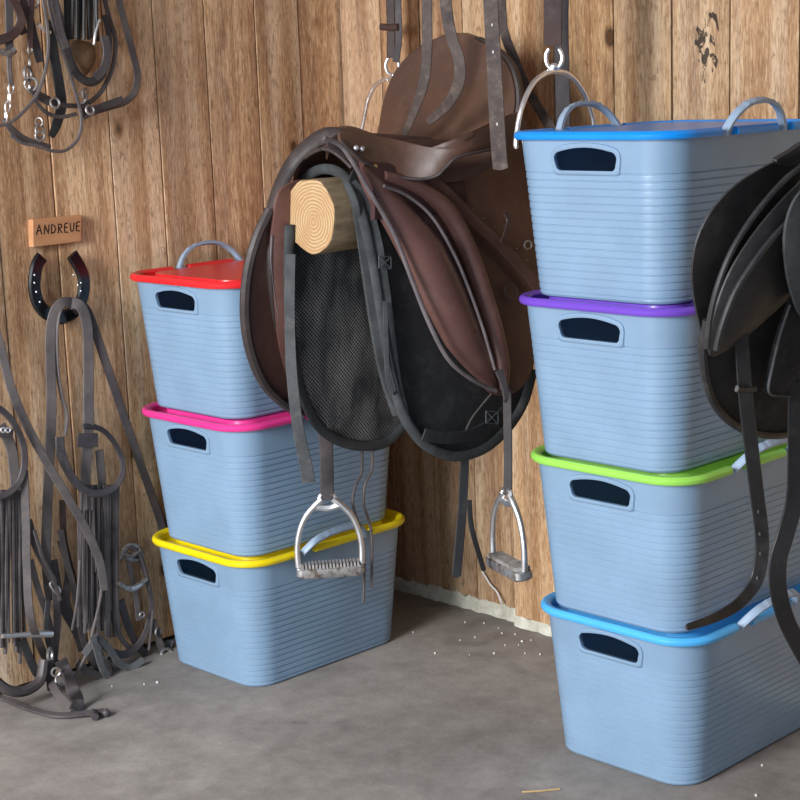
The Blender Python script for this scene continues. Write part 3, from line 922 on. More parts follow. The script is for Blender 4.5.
# inside of the pommel arch: a curved lining from the front edge back over the log
rows = []
for x, dz in ((2.19, 0), (2.30, .005), (2.45, -.01)):
    row = []
    for i in range(15):
        a = math.radians(-25 + 230 * i / 14)
        row.append(Vector((x, YC + 0.108 * math.cos(a) * (1 + .25 * max(0, -math.sin(a))), LZ + 0.032 + 0.100 * math.sin(a) + dz)))
    rows.append(row)
V = [p for r_ in rows for p in r_] + [p + Vector((0, 0, .004)) + (p - Vector((p.x, YC, LZ))).normalized() * .012 for r_ in rows for p in r_]
n = 15; K = len(rows); F = []
for o_ in (0, K * n):
    for i in range(K - 1):
        for j in range(n - 1): F.append((o_ + i * n + j, o_ + i * n + j + 1, o_ + (i + 1) * n + j + 1, o_ + (i + 1) * n + j))
for i in (0, K - 1):
    for j in range(n - 1): F.append((i * n + j, i * n + j + 1, K * n + i * n + j + 1, K * n + i * n + j))
obj('arch_lining', pu.add(V, F), 'underside', sad)
pv = MB(); tube(pv, [at_x(x, y, 2.178) for x, y in ((279, 215), (284, 190), (297, 166), (312, 153), (325, 149), (338, 155), (352, 168))], 0.004, 8)
obj('piping', pv, 'edge', sad)
bt = MB()
for (x, y) in ((356, 148), (362, 149)): ball(bt, sidef(YC, -1, .11, .19, 1.1, .9, -.012)(x, y), 0.006)
obj('stud', bt, 'chrome', sad)
for (x, y) in ((375, 167), (388, 176)):
    bt = MB(); ball(bt, sidef(YC, -1, .1, .19, 1.1, .9, -.016)(x, y), 0.0065)
    obj('stud', bt, 'brass', sad)
# girth strap with holes over the flap
gs = MB(); GF = sidef(YC, -1, .1, .19, off=-.016)
gpath = [(431, 178), (452, 199), (480, 227), (506, 251), (530, 278), (540, 292)]
strap(gs, path(GF, gpath), 0.026, 0.004, (-.2, -1, .2))
gsd = obj('billet', gs, 'brown', sad)
hl = MB()
for (x, y) in ((449, 190), (472, 209), (483, 218), (494, 226), (503, 226), (516, 248), (525, 260)): ball(hl, GF(x, y) + Vector((-.001, -.0045, 0)), 0.0016, 6, 4)
obj('punched_holes', hl, 'webbing', gsd)
kp = MB(); strap(kp, path(sidef(YC, -1, .1, .19, off=-.022), [(505, 213), (508, 222), (504, 236), (500, 243)]), 0.012, 0.005, (-.3, -1, 0))
obj('keeper', kp, 'strap_brown', sad)
dr = MB(); torus(dr, GF(528, 245), (-.3, -1, 0), (0, 0, 1), 0.009, 0.002)
obj('ring', dr, 'bit', sad)
em = MB(); EF = sidef(YC, -1, .095, .185, off=-.0125)
torus(em, EF(511, 292), (-.2, -1, .2), (0, 0, 1), 0.017, 0.0012, 20, 5)
tube(em, path(EF, [(505, 288), (508, 295), (511, 297), (514, 293), (513, 287)]), 0.0012, 5)
tube(em, path(EF, [(506, 299), (511, 302), (516, 298)]), 0.0012, 5)
obj('stamped_emblem', em, 'piping', sad)
tb = MB(); strap(tb, path(sidef(YC, -1, .11, .20, off=-.03), [(498, 370), (503, 383), (505, 396), (504, 402)]), 0.018, 0.006, (-.4, -.9, 0), scale=[1, .9, .7, .5])
obj('roll_tab', tb, 'strap_dark', sad)
# tie cord from the knee roll
tc_ = MB(); tube(tc_, path(sidef(YC, -1, .07, .15, off=-.03), [(493, 392), (482, 405), (472, 418), (466, 430)]), 0.0022, 6)
obj('tie_cord', tc_, 'strap', sad)

# grey webbing strap in front of the left side
gw = MB()
strap(gw, path(sidef(YC, 1, .03, .10, off=-.012), [(291, 254), (290, 288), (290, 330), (292, 375), (297, 420), (304, 456), (309, 482)]), 0.0235, 0.003, (-.65, -.75, 0), scale=[.8, .85, .9, .95, 1, 1.15, 1.2])
o = obj('webbing_strap', gw, 'webbing')
tag(o, 'grey webbing strap hanging loose in front of the mesh lining', 'strap')
# two thin laces
for nm, pts in (('a', [(361, 440), (362, 470), (355, 487), (353, 505), (360, 530), (364, 560), (363.5, 602)]), ('b', [(372, 440), (372, 468), (365, 485), (364, 505), (371, 530), (372, 560), (371, 588)])):
    mb = MB(); tube(mb, path(lambda px, py: at_y(px, py, YC + .122), pts), 0.0034, 7)
    o = obj('leather_lace', mb, 'strap')
    tag(o, 'thin brown leather lace hanging beside the left stirrup, ' + ('longer of the two' if nm == 'a' else 'shorter of the two'), 'lace', 'laces hanging under the saddle pad')

# ------------------------------------------------------------------ stirrups
def stirrup(base, rz, label, leather_top, lw, group, ln=None):
    """stirrup iron: origin at the eye, local x across, z up"""
    t = thing('stirrup', label, 'stirrup', base, rz, group)
    fr = MB()
    prof_ = [(-.0, -.019), ]
    side = [(0.012, -0.004), (0.028, -0.018), (0.049, -0.042), (0.063, -0.074), (0.0695, -0.112), (0.0685, -0.152)]
    for s in (-1, 1):
        p = catmull([Vector((s * x, 0, z)) for x, z in side], 6)
        sweep(fr, p, circ(0.0064, 10, 0.0068), (0, -1, 0), False, [1.1, 1.15, 1.0, .95, .95, 1.1])
    # eye: slot for the leather
    tube(fr, [Vector(p) for p in ((-.018, 0, -.006), (-.018, 0, -.018), (0, 0, -.022), (.018, 0, -.018), (.018, 0, -.006))], 0.0048, 8)
    tube(fr, [Vector(p) for p in ((-.018, 0, -.006), (-.014, 0, .004), (-.006, 0, .005))], 0.0048, 8)
    tube(fr, [Vector(p) for p in ((.018, 0, -.006), (.014, 0, .004), (.006, 0, .005))], 0.0048, 8)
    tube(fr, [Vector(p) for p in ((-.026, 0, -.020), (0, 0, -.026), (.026, 0, -.020))], 0.006, 8)
    obj('iron', fr, 'chrome', t, (0, 0, 0))
    tr = MB()
    out = rrect(0.146, 0.042, 0.012, 4)
    ring_loft(tr, [(rrect(.128, .034, .010, 4), -.175), (out, -.169), (out, -.155), (rrect(.140, .036, .010, 4), -.153)])
    obj('tread_base', tr, 'steel', t, (0, 0, 0))
    tp = MB()
    nr_ = 17
    for i in range(nr_):
        x = -0.060 + 0.120 * i / (nr_ - 1)
        box(tp, (x, 0, -.1495), (0.0042, 0.034, 0.009))
    obj('tread_ribs', tp, 'tread', t, (0, 0, 0))
    le = MB(); strap(le, leather_top, lw, 0.005, ln or (math.sin(rz), -math.cos(rz), 0))
    obj('leather', le, 'strap_dark', t)
    return t
nL = lambda px, py: at_y(px, py, YC + .135)
eyeL = nL(327, 497)
stirrup(eyeL, YAW + 0.10, 'chrome stirrup iron facing front, hanging before the yellow lid', [nL(325, 428), nL(326, 445), nL(327, 475), nL(327, 500)], 0.029, 'stirrups of the brown saddle')
RS = sidef(YC, -1, .12, .19)
eyeR = RS(507, 492)
stirrup(eyeR, YAW - math.radians(66), 'chrome stirrup iron seen edge-on, hanging beside the green lidded box', [RS(507, 385), RS(507.5, 420), RS(508, 460), RS(507.5, 494)], 0.018, 'stirrups of the brown saddle', (-.7, -.7, 0))

# girth straps below the pad
def girth(pts, w, label, fn, holes=(), mat='girth_black', normal=(-.6, -.8, 0), name='girth_strap', group=None, tip=True, cat='strap', thick=.004, hole_mat='flake', sc=1.0):
    P = path(fn, pts)
    if pts[0][1] <= -60:      # hangs from the ceiling boards
        P = [Vector((P[0].x, P[0].y, 2.418))] + P
        if isinstance(sc, list): sc = [sc[0]] + sc
    mb = MB(); strap(mb, P, w, thick, normal, tip=tip, scale=sc)
    if holes:
        t = thing(name, label, cat, fn(*pts[0]), 0, group)
        obj('strap', mb, mat, t)
        h = MB(); nn = Vector(normal).normalized()
        for (x, y) in holes:
            c = fn(x, y) + nn * (thick + .0006)
            box(h, c, (0.0022, 0.0012, 0.005), (nn.cross(Vector((0, 0, 1))).normalized(), nn, Vector((0, 0, 1))))
        obj('punched_holes', h, hole_mat, t)
        return t
    return tag(obj(name, mb, mat), label, cat, group)
GF2 = sidef(YC, -1, .05, .13, off=0)
girth([(465, 430), (464, 470), (462, 510), (459, 545), (456, 578)], 0.019, 'black girth strap with punched holes hanging below the saddle pad', GF2, [(465.5, 478), (464.5, 497), (463.5, 513), (462, 530)], group='girth straps of the brown saddle')
girth([(469, 500), (471, 525), (477, 548), (484, 571)], 0.011, 'narrow dark strap end slanting behind the punched girth strap', sidef(YC, -1, .03, .11), group='girth straps of the brown saddle')

# ------------------------------------------------------------------ straps hanging in front of the cantle
ST = lambda px, py: at_x(px, py, 2.41)
NRM = (-.75, -.66, 0)
girth([(427, -90), (427, -40), (427, 10), (427, 50), (424, 82), (414, 112), (401, 142)], 0.0215, 'worn grey strap end hanging straight down over the seat', ST, mat='strap_worn', normal=NRM, name='hanging_strap', group='straps hanging above the brown saddle', sc=[1, 1, 1, 1, 1, .8, .45])
girth([(442, -90), (443, -40), (446, 5), (451, 35), (459, 60), (459, 82), (448, 104), (428, 122)], 0.0235, 'worn grey strap with curled end hanging before the cantle', ST, mat='strap_worn', normal=NRM, name='hanging_strap', group='straps hanging above the brown saddle', sc=[1, 1, 1, 1, 1, 1, .9, .7])
girth([(489, -90), (490, -40), (491, 10), (494, 60), (496.5, 110), (499, 150), (501, 170)], 0.0285, 'wide worn strap with pointed end and punched holes hanging before the cantle', lambda x, y: at_x(x, y, 2.36), [(492, 25), (493, 52), (493.5, 72), (494.5, 92), (495.5, 110), (497, 124)], mat='strap_worn', normal=NRM, name='hanging_strap', group='straps hanging above the brown saddle', sc=[1, 1, 1, 1, 1.05, 1.05, 1.05])
girth([(500, -90), (501, -30), (502, 15), (505, 35), (514, 58), (527, 88), (541, 112), (558, 138)], 0.020, 'dark strap slanting down behind the chrome hoop', lambda x, y: at_x(x, y, 2.66), mat='strap_worn', normal=NRM, name='hanging_strap', group='straps hanging above the brown saddle')

def hoop_hanger(fn, strap_pts, ring_c, top, pts, label, w, keeper=None, second=None, tipped=True):
    t = thing('wire_hanger', label, 'hanger', ring_c, 0, 'chrome wire hangers on the right wall')
    up = lambda q: [Vector((q[0].x, q[0].y, 2.418))] + q
    mb = MB(); strap(mb, up(strap_pts), w, 0.006, NRM, tip=tipped)
    obj('strap', mb, 'strap_brown', t)
    if second:
        mb = MB(); strap(mb, up(second), w * .8, 0.004, NRM); obj('strap', mb, 'strap_dark', t)
    if keeper is not None:
        mb = MB(); strap(mb, keeper, 0.016, 0.012, NRM); obj('keeper', mb, 'strap_brown', t)
    mb = MB(); torus(mb, ring_c, NRM, (0, 0, 1), 0.021, 0.0042, 22, 8, 0.75, (35, 325))
    obj('ring', mb, 'chrome', t)
    mb = MB(); tube(mb, pts, 0.0052, 9, False, 7)
    ball(mb, top + Vector((0, 0, .008)), 0.008)
    obj('hoop', mb, 'chrome', t)
    return t
HX = lambda px, py: at_y(px, py, 2.075)
hoop_hanger(HX, [HX(553, -90), HX(553, -30), HX(553, 20), HX(552.5, 46)], HX(554, 58), HX(554, 71),
            path(HX, [(516.5, 148), (516, 140), (521, 110), (532, 85), (545, 74), (556, 71.5), (569, 75), (582, 90), (591, 112), (597, 140), (599, 150)]),
            'chrome wire hoop on brown leather strap behind the bright blue lid', 0.036, second=[at_y(561, -60, 2.10), at_y(561, 20, 2.10), at_y(562, 70, 2.10), at_y(563, 110, 2.10), at_y(563, 160, 2.10)])
HY = lambda px, py: at_x(px, py, 2.76)
hoop_hanger(HY, [HY(388, -90), HY(389, -30), HY(391, 20), HY(391, 58)], HY(392.5, 66), HY(394, 79),
            path(HY, [(394, 79), (384, 80), (375, 86), (369, 98), (366, 110), (364, 120), (361, 135), (362, 142), (385, 143), (420, 144), (426, 130), (420, 105), (408, 85), (394, 79)]),
            'chrome wire hanger partly hidden behind the cantle, on twin leather straps', 0.020, keeper=[HY(383, 27), HY(391, 27.5), HY(400, 27)], second=[HY(398, -90), HY(398, 0), HY(399, 35), HY(396, 62)], tipped=False)

# ------------------------------------------------------------------ black saddle at the right
Y2 = 1.20; YS = 1.04
s2 = thing('saddle', 'black leather riding saddle hanging in front of the taller box stack', 'saddle', (2.0, Y2, 0.95))
A1 = sidef(Y2, 1, 0.10, 0.20, 1.1, .75)
def A1c(px, py):
    p = A1(px, py)
    return p
obj('flap', padded([(812, 140), (790, 155), (765, 167), (738, 184), (715, 207), (699, 236), (693, 265), (694, 295), (700, 325), (706, 350), (720, 372), (760, 380), (800, 360), (830, 300), (840, 200)], A1c, 0.016, 0.003), 'black_leather', s2)
A2 = sidef(Y2, 1, 0.085, 0.185, 1.1, .75)
obj('panel', padded([(706, 330), (703, 360), (709, 390), (722, 414), (742, 429), (766, 435), (790, 433), (815, 425), (840, 390), (840, 330), (800, 300), (750, 305)], A2, 0.008, 0.008), 'pad', s2)
pb = MB(); tube(pb, path(sidef(Y2, 1, .085, .185, 1.1, .75, -.004), [(707, 320), (703, 352), (707, 385), (719, 411), (740, 428), (766, 435), (790, 434), (815, 427)]), 0.0062, 8)
obj('panel_binding', pb, 'black_strap', s2)
A3 = sidef(Y2, 1, 0.070, 0.165, 1.1, .75)
obj('knee_block', padded([(820, 170), (797, 186), (772, 212), (748, 243), (729, 275), (716, 310), (710, 340), (711, 356), (722, 353), (745, 338), (768, 318), (790, 298), (820, 270)], A3, 0.026, 0.003), 'black_leather', s2)
for off, pts in ((-.008, [(806, 163), (783, 182), (757, 212), (734, 247), (719, 282), (710, 318), (707, 348)]), (-.030, [(808, 205), (782, 228), (757, 258), (735, 292), (722, 325), (716, 350)])):
    wb = MB(); tube(wb, path(sidef(Y2, 1, .07, .165, 1.1, .75, off), pts), 0.0045, 8)
    obj('welt', wb, 'black_strap', s2)
A4 = sidef(Y2, 1, 0.045, 0.13, 1.1, .75)
obj('inner_panel', padded([(800, 290), (785, 318), (775, 350), (768, 385), (768, 394), (790, 398), (830, 398), (850, 350), (840, 290)], A4, 0.01, 0.006), 'pad', s2)
sw = MB(); tube(sw, path(sidef(Y2, 1, .045, .13, 1.1, .75, -.006), [(790, 305), (780, 335), (773, 365), (769, 392), (785, 396), (815, 398)]), 0.0022, 6)
obj('stitching', sw, 'webbing', s2)
A5 = sidef(Y2, 1, 0.03, 0.10, 1.1, .75)
obj('pommel_panel', padded([(830, 170), (803, 190), (790, 212), (785, 240), (787, 270), (793, 296), (803, 318), (830, 340), (860, 300), (860, 200)], A5, 0.018, 0.004), 'binding_dark', s2)
obj('skirt', padded([(777, 160), (790, 152), (806, 142), (830, 135), (840, 150), (815, 160), (795, 165), (782, 165)], sidef(Y2, 1, .07, .14, 1.1, .75), 0.004, 0.008), 'black_leather', s2)
# the seat and the far side, mostly beyond the frame
V = []; F = []; NA = 13
ss = [(1.93, 1.19, .04, .05), (1.96, 1.215, .06, .055), (2.03, 1.205, .09, .06), (2.12, 1.185, .13, .05), (2.22, 1.19, .17, .04), (2.29, 1.24, .185, .02), (2.32, 1.30, .15, 0), (2.33, 1.34, .08, -.005), (2.335, 1.35, .01, 0)]
for dz in (0, -0.03):
    for x, z, w, d in ss:
        for i in range(NA):
            q = -1 + 2 * i / (NA - 1); V.append((x - (dz if z > 1.23 else 0), YS - w * q, z - d * abs(q) ** 2.3 + (dz if z <= 1.23 else 0)))
n = len(ss)
for o_ in (0, n * NA):
    for i in range(n - 1):
        for j in range(NA - 1): F.append((o_ + i * NA + j, o_ + i * NA + j + 1, o_ + (i + 1) * NA + j + 1, o_ + (i + 1) * NA + j))
for i in range(n - 1):
    for j in (0, NA - 1): F.append((i * NA + j, (i + 1) * NA + j, n * NA + (i + 1) * NA + j, n * NA + i * NA + j))
for i in (0, n - 1):
    for j in range(NA - 1): F.append((i * NA + j, i * NA + j + 1, n * NA + i * NA + j + 1, n * NA + i * NA + j))
obj('seat', MB().add(V, F).mesh('seat', True, 60), 'black_leather', s2)
def flat_side(pts, s):
    # right-hand flap of the black saddle, given as x,z outline
    return padded(pts, lambda x, z: Vector((x / 1000, YS - (0.10 + 0.12 * (1.12 - z / 1000)), z / 1000)), 0.01, 0.008)
obj('flap', flat_side([(1950, 1120), (1930, 950), (1960, 800), (2050, 700), (2180, 690), (2270, 800), (2300, 1000), (2290, 1130), (2120, 1140)], -1), 'black_leather', s2)
log_obj(YS, 1.03, 1.94, 'round wooden log peg carrying the black saddle')

B2 = sidef(Y2, 1, .09, .15, 1.1, .6)
girth([(741, 330), (742, 355), (745, 395), (750, 440), (756, 490), (761, 530), (761, 556), (755, 582), (737, 604), (712, 618), (685, 627)], 0.0225, 'black punched girth strap of the black saddle, its end curling left', B2,
      [(757, 511), (758.5, 533), (759, 553), (756, 577), (742, 601)], group='girth straps of the black saddle', sc=[.85, .95, 1, 1, 1, 1, 1, 1, .9, .7, .45], hole_mat='webbing')
girth([(797, 380), (796, 420), (796, 460), (794, 500), (785, 535), (778, 560), (778, 590), (786, 620), (800, 648), (812, 668)], 0.0285, 'black girth strap at the right edge, bowed outward at its lower end', sidef(Y2, 1, .07, .13, 1.1, .6),
      [(794, 520), (786, 548)], group='girth straps of the black saddle', hole_mat='webbing')
kk = MB(); strap(kk, path(sidef(Y2, 1, .09, .15, 1.1, .6, -.003), [(735, 388), (744, 388.5), (754, 388)]), 0.010, 0.006, NRM)
obj('strap_keeper', kk, 'black_strap', s2)

# ------------------------------------------------------------------ sign and horseshoe on the left wall
sgn = thing('name_sign', 'small pale wooden sign with handwritten letters above the horseshoe', 'sign', LW(57, 231, 0.016))
p00, p10, p11, p01 = LW(32.5, 219.5, .018), LW(82, 215, .018), LW(81.5, 241.5, .018), LW(33, 247.5, .018)
sg = MB(); dv = Vector((0, 0.018, 0))
V = [p00, p10, p11, p01] + [p + dv for p in (p00, p10, p11, p01)]
sg.add(V, [(0, 1, 2, 3), (7, 6, 5, 4), (0, 4, 5, 1), (1, 5, 6, 2), (2, 6, 7, 3), (3, 7, 4, 0)])
bm = bmesh.new(); me = sg.mesh('board', False); bm.from_mesh(me); bmesh.ops.bevel(bm, geom=bm.edges[:], offset=0.0015, segments=1, affect='EDGES'); bm.to_mesh(me); bm.free()
obj('board', me, 'sign', sgn)
LET = {'A': [[(0, 0), (.45, 1), (.9, 0)], [(.15, .38), (.78, .38)]], 'N': [[(0, 0), (.05, 1), (.7, 0), (.75, 1)]], 'D': [[(0, 0), (.05, 1), (.5, .85), (.72, .5), (.5, .12), (0, 0)]],
       'R': [[(0, 0), (.05, 1), (.5, .92), (.55, .62), (.1, .48), (.65, 0)]], 'E': [[(.6, 1), (.06, .95), (.02, .05), (.62, .0)], [(.05, .52), (.5, .55)]], 'U': [[(0, 1), (.05, .3), (.3, .02), (.58, .25), (.62, 1)]]}
le = MB(); px0 = [36.2, 44.2, 51.2, 58.2, 64.2, 70.0, 76.0]; base = [234.8, 234.2, 233.6, 233.2, 232.6, 232.2, 231.2]
for ch, x0, y0 in zip('ANDREUE', px0, base):
    h = 10.0 if ch == 'A' else 9.2; w = 7.0
    for stroke in LET[ch]:
        pts = [LW(x0 + a * w * .86, y0 - b * h - .08 * a * w, .0183) for a, b in stroke]
        sweep(le, [p for i in range(len(pts) - 1) for p in ((pts[i].lerp(pts[i + 1], k / 3)) for k in range(3))] + [pts[-1]], circ(0.0013, 6, 0.0005), (0, -1, 0))
obj('lettering', le, 'ink', sgn)

hs = thing('horseshoe', 'glossy black horseshoe nailed to the wall as a hook', 'horseshoe', LW(58, 285, 0.02))
hpts = [(40.5, 257), (36, 264), (33.5, 276), (33, 288), (36, 301), (43, 311), (53, 316.5), (63, 316.5), (73, 311), (80, 300), (82.5, 288), (81.5, 275), (76.5, 264), (70.5, 254.5)]
hb = MB(); sweep(hb, catmull([LW(x, y, .018) for x, y in hpts], 5), flat(0.030, 0.011), (0, -1, 0))
obj('shoe', hb, 'horseshoe', hs)
hg = MB()
for (x, y) in ((34.5, 275), (34.6, 283), (36.5, 292), (40, 302), (73.5, 275), (78, 285), (81, 283), (81, 291), (77, 300), (72, 309)): ball(hg, LW(x, y, .0295), 0.0024, 6, 4)
obj('nail_heads', hg, 'nail', hs)
# wooden hook under the horseshoe
# ------------------------------------------------------------------ bridles on the left wall
PXM = 0.00212
def wpath(pts, off): return [LW(p[0], p[1], p[2] if len(p) > 2 else off) for p in pts]
def bstrap(parent, pts, wpx, off=0.03, mat='strap', name='strap', normal=(-.25, -1, .1), t=.004, sc=1.0, normals=None, sm=8):
    mb = MB(); strap(mb, wpath(pts, off), wpx * PXM, t, normal, sm, normals, sc)
    return obj(name, mb, mat, parent)
def btube(parent, pts, rpx, off=0.03, mat='strap', name='rein', closed=False):
    mb = MB(); tube(mb, wpath(pts, off), rpx * PXM, 8, closed)
    return obj(name, mb, mat, parent)
def rings(parent, lst, mat='bit', name='ring'):
    for (x, y, rpx, tpx, off, ax) in lst:
        mb = MB(); torus(mb, LW(x, y, off), ax, (0, 0, 1), rpx * PXM, tpx * PXM, 18, 7)
        obj(name, mb, mat, parent)
def chain(parent, p0, p1, n, off, r=3.4, th=0.9, mat='bit'):
    for i in range(n):
        t = i / max(1, n - 1)
        c = LW(p0[0] + (p1[0] - p0[0]) * t, p0[1] + (p1[1] - p0[1]) * t, off)
        mb = MB(); torus(mb, c, (1, -.35, 0) if i % 2 else (.3, -1, 0), LW(p1[0], p1[1], off) - LW(p0[0], p0[1], off), r * PXM * 1.35, th * PXM, 14, 6, 0.62)
        obj('chain_link', mb, mat, parent)
def fringe(parent, x0, x1, y0, y1, n, off, mat='fringe', jit=4, lean=0.0, w=2.6):
    mb = MB()
    for i in range(n):
        t = (i + .5) / n; x = x0 + (x1 - x0) * t
        yb = y1 + random.uniform(-jit, jit) + (lean * (t - .5))
        o2 = off + random.uniform(-.004, .006)
        dx = random.uniform(-1.2, 1.2)
        tube(mb, [LW(x, y0, o2), LW(x + dx, (y0 + yb) / 2, o2 + random.uniform(-.003, .003)), LW(x + dx * 1.6 + (t - .5) * 3, yb, o2)], w / 2 * PXM, 6, False, 4)
    o = obj('fringe', mb, mat, parent); o['kind'] = 'stuff'
    return o

# upper left bridle
b1 = thing('bridle', 'dark leather bridle with looped reins and black fringe above the name sign', 'bridle', LW(80, 60, .03))
bstrap(b1, [(117, -40), (119, 0), (125, 25), (132, 52), (137, 75), (134, 92), (124, 102), (108, 107), (92, 112), (82, 117)], 7.5, .035, 'strap', 'rein')
bstrap(b1, [(50, -30), (48, 0), (55, 30), (66, 62), (75, 92), (81, 118), (78, 138), (66, 150), (52, 151), (38, 146), (22, 143), (10, 135)], 3.4, .060, 'strap', 'rein')
bstrap(b1, [(40, -30), (43, 0), (47, 25), (48, 50), (44, 75), (35, 97), (20, 115), (6, 124), (-10, 127)], 3.4, .070, 'strap', 'rein')
bstrap(b1, [(100, -20), (108, 15), (115, 40), (113, 65), (105, 85), (95, 98), (82, 105), (62, 105), (45, 97), (32, 90)], 5, .040, 'strap', 'cheek_strap')
bstrap(b1, [(46, -20), (55, 5), (62, 30), (68, 55), (76, 73), (88, 82), (99, 78), (106, 62), (109, 40), (104, 15)], 9, .045, 'strap_dark', 'noseband', sc=[.8, 1, 1, 1, 1, 1, 1, .8, .7, .6])
bstrap(b1, [(50, 20), (53, 50), (58, 80), (61, 105), (56, 125), (51, 137)], 10, .030, 'black_strap', 'strap_end', sc=[1, 1, 1.1, 1.1, 1, .6])
bstrap(b1, [(34, 100), (45, 112), (60, 117), (76, 114)], 4, .045, 'strap', 'curb_strap')
fringe(b1, 63, 98, -25, 39, 12, .055, 'black_strap', 2, 2, 4.2)
bstrap(b1, [(60, -8), (80, -6), (102, -8)], 12, .05, 'black_strap', 'browband')
chain(b1, (30, 50), (29, 88), 4, .05)
bstrap(b1, [(32, -15), (31, 10), (30, 30), (30, 48)], 6, .05, 'strap_brown', 'cheek_strap')
rings(b1, [(33, 2, 6, 1.3, .05, (0, -1, 0)), (40, 131, 6.5, 1.2, .055, (.3, -1, 0)), (85, 94, 5.5, 1.2, .06, (.6, -1, 0)), (81, 98, 5, 1.2, .058, (-.6, -1, 0)), (39, 122, 4, 1.0, .055, (-1, -.5, 0))])
bu = MB(); tube(bu, wpath([(100, 20), (96, 32), (94, 45)], .065), .0035, 6); obj('buckle', bu, 'bit', b1)
bu = MB(); tube(bu, wpath([(38, 24), (45, 30), (50, 33)], .062), .005, 6); obj('bit', bu, 'chrome', b1)
for pts, w, off, mt, nm in (([(26, -20), (28, 10), (34, 40), (40, 62)], 9, .04, 'strap_dark', 'cheek_strap'), ([(52, -20), (56, 10), (60, 30), (66, 48)], 8, .065, 'strap_dark', 'cheek_strap'),
                            ([(104, 36), (107, 52), (104, 68), (95, 78)], 9, .07, 'strap_dark', 'blinker_strap'), ([(72, 70), (82, 80), (94, 80), (104, 72)], 7, .07, 'black_strap', 'noseband_lining'),
                            ([(30, 88), (40, 98), (52, 103), (60, 104)], 7, .06, 'strap_dark', 'buckle_strap'), ([(82, 112), (96, 109), (110, 104), (122, 100)], 8, .055, 'strap_dark', 'rein_end'), ([(20, -10), (24, 6), (20, 22), (24, 34)], 8, .05, 'strap_brown', 'strap')):
    bstrap(b1, pts, w, off, mt, nm)
bstrap(b1, [(26, -16, .045), (44, -48, .06), (72, -64, .065), (100, -54, .05), (118, -34, .04)], 10, .06, 'strap_dark', 'crown_strap')
bstrap(b1, [(46, -18, .05), (56, -44, .07), (72, -62, .075), (92, -46, .06), (102, -16, .045)], 8, .06, 'strap_dark', 'crown_strap')
pg = MB(); c0 = LW(72, -48, 0)
tube(pg, [c0 + Vector((0, 0.01, 0)), c0 - Vector((0, .06, 0)), c0 - Vector((0, .115, -.008))], 0.017, 12)
tag(obj('wall_peg', pg, 'sign'), 'wooden wall peg the upper left bridle hangs from', 'peg')
ft = padded([(66, 44), (78, 40), (92, 44), (96, 56), (92, 68), (84, 76), (76, 68), (68, 56)], lambda x, y: LW(x, y, .03), .012, .01)
obj('felt_pad', ft, 'felt', b1)
rings(b1, [(28, 74, 7, 1.5, .06, (.5, -1, 0)), (31, 84, 6, 1.5, .06, (-.7, -1, 0)), (40, 136, 5, 1.2, .06, (0, -1, 0)), (55, 103, 5, 1.4, .07, (0, -1, .2)), (90, 110, 4.5, 1.3, .07, (0, -1, .2))], 'bit', 'buckle')
# bridle cut by the left edge of the frame
b2 = thing('bridle', 'brown bridle with chrome bit and chain at the top left corner', 'bridle', LW(10, 60, .03))
bstrap(b2, [(-15, 42), (0, 40), (12, 35), (20, 25), (19, 12), (10, -5)], 9, .060, 'strap_brown', 'noseband')
bstrap(b2, [(4, -25), (8, 0), (9, 20), (9, 50)], 8, .055, 'strap_dark', 'cheek_strap')
bt_ = MB(); tube(bt_, wpath([(-8, 50), (2, 52), (10, 53), (15, 50)], .065), .007, 8); obj('bit', bt_, 'bit', b2)
bstrap(b2, [(4, -22, .055), (28, -50, .085), (60, -64, .09), (76, -62, .09)], 8, .06, 'strap_dark', 'crown_strap')
bstrap(b2, [(9, 55), (9, 70), (11, 86)], 5, .055, 'strap', 'bit_strap')
chain(b2, (11, 88), (6, 116), 4, .055, 4.2, 1.0, 'chrome')
bstrap(b2, [(4, 118), (10, 128), (22, 138), (36, 144), (50, 148)], 7, .05, 'strap', 'curb_strap')

# bridle hung on the horseshoe
b3 = thing('bridle', 'grey-brown bridle with fringed noseband looped over the black horseshoe', 'bridle', LW(75, 440, .03))
bstrap(b3, [(78, 310, .03), (71, 303, .05), (62, 303, .055), (54, 313, .05), (50, 335, .045), (50.5, 370, .04), (51, 410, .04), (49, 460, .035), (47, 510, .035), (46, 560, .035), (50, 600, .035)], 10.5, .04, 'strap', 'rein', (-.3, -1, .15))
bstrap(b3, [(68, 304, .05), (60, 312, .055), (57, 335, .05), (58, 370, .042), (62, 395, .04), (67, 415, .04), (65, 436, .04)], 4.5, .04, 'strap', 'rein', (-.9, -.5, 0))
bstrap(b3, [(70, 303, .05), (80, 306, .06), (86, 322, .058), (88, 350, .05), (88, 395, .045), (88, 430, .045), (86, 460, .045), (84, 500, .045)], 11.5, .05, 'strap', 'headpiece', (-.2, -1, .1))
bstrap(b3, [(78, 303, .045), (86, 309, .055), (93, 325, .05), (103, 355, .045), (116, 393, .04), (132, 440, .03), (148, 485, .02), (160, 520, .014), (166, 545, .012)], 9, .04, 'strap_dark', 'rein', (-.5, -1, .1))
bstrap(b3, [(77, 440), (87, 440.5), (97, 440)], 14.5, .054, 'strap_dark', 'keeper')
bstrap(b3, [(99, 450), (101, 475), (103, 500), (105, 530)], 9, .04, 'strap', 'cheek_strap')
bstrap(b3, [(59, 437, .05), (61, 455, .06), (70, 475, .07), (82, 489, .075), (97, 494, .075), (112, 489, .065), (121, 477, .055), (122, 462, .045), (115, 445, .04), (104, 432, .04), (92, 427, .045), (82, 427, .05)], 8.5, .06, 'strap_dark', 'noseband', (-.2, -1, .5), t=.006, sc=[1.15, 1.2, 1.1, 1, 1, .9, .8, .7, .7, .7, .7, .7])
fringe(b3, 80, 119, 485, 632, 14, .052, 'fringe', 6, 10, 5.0)
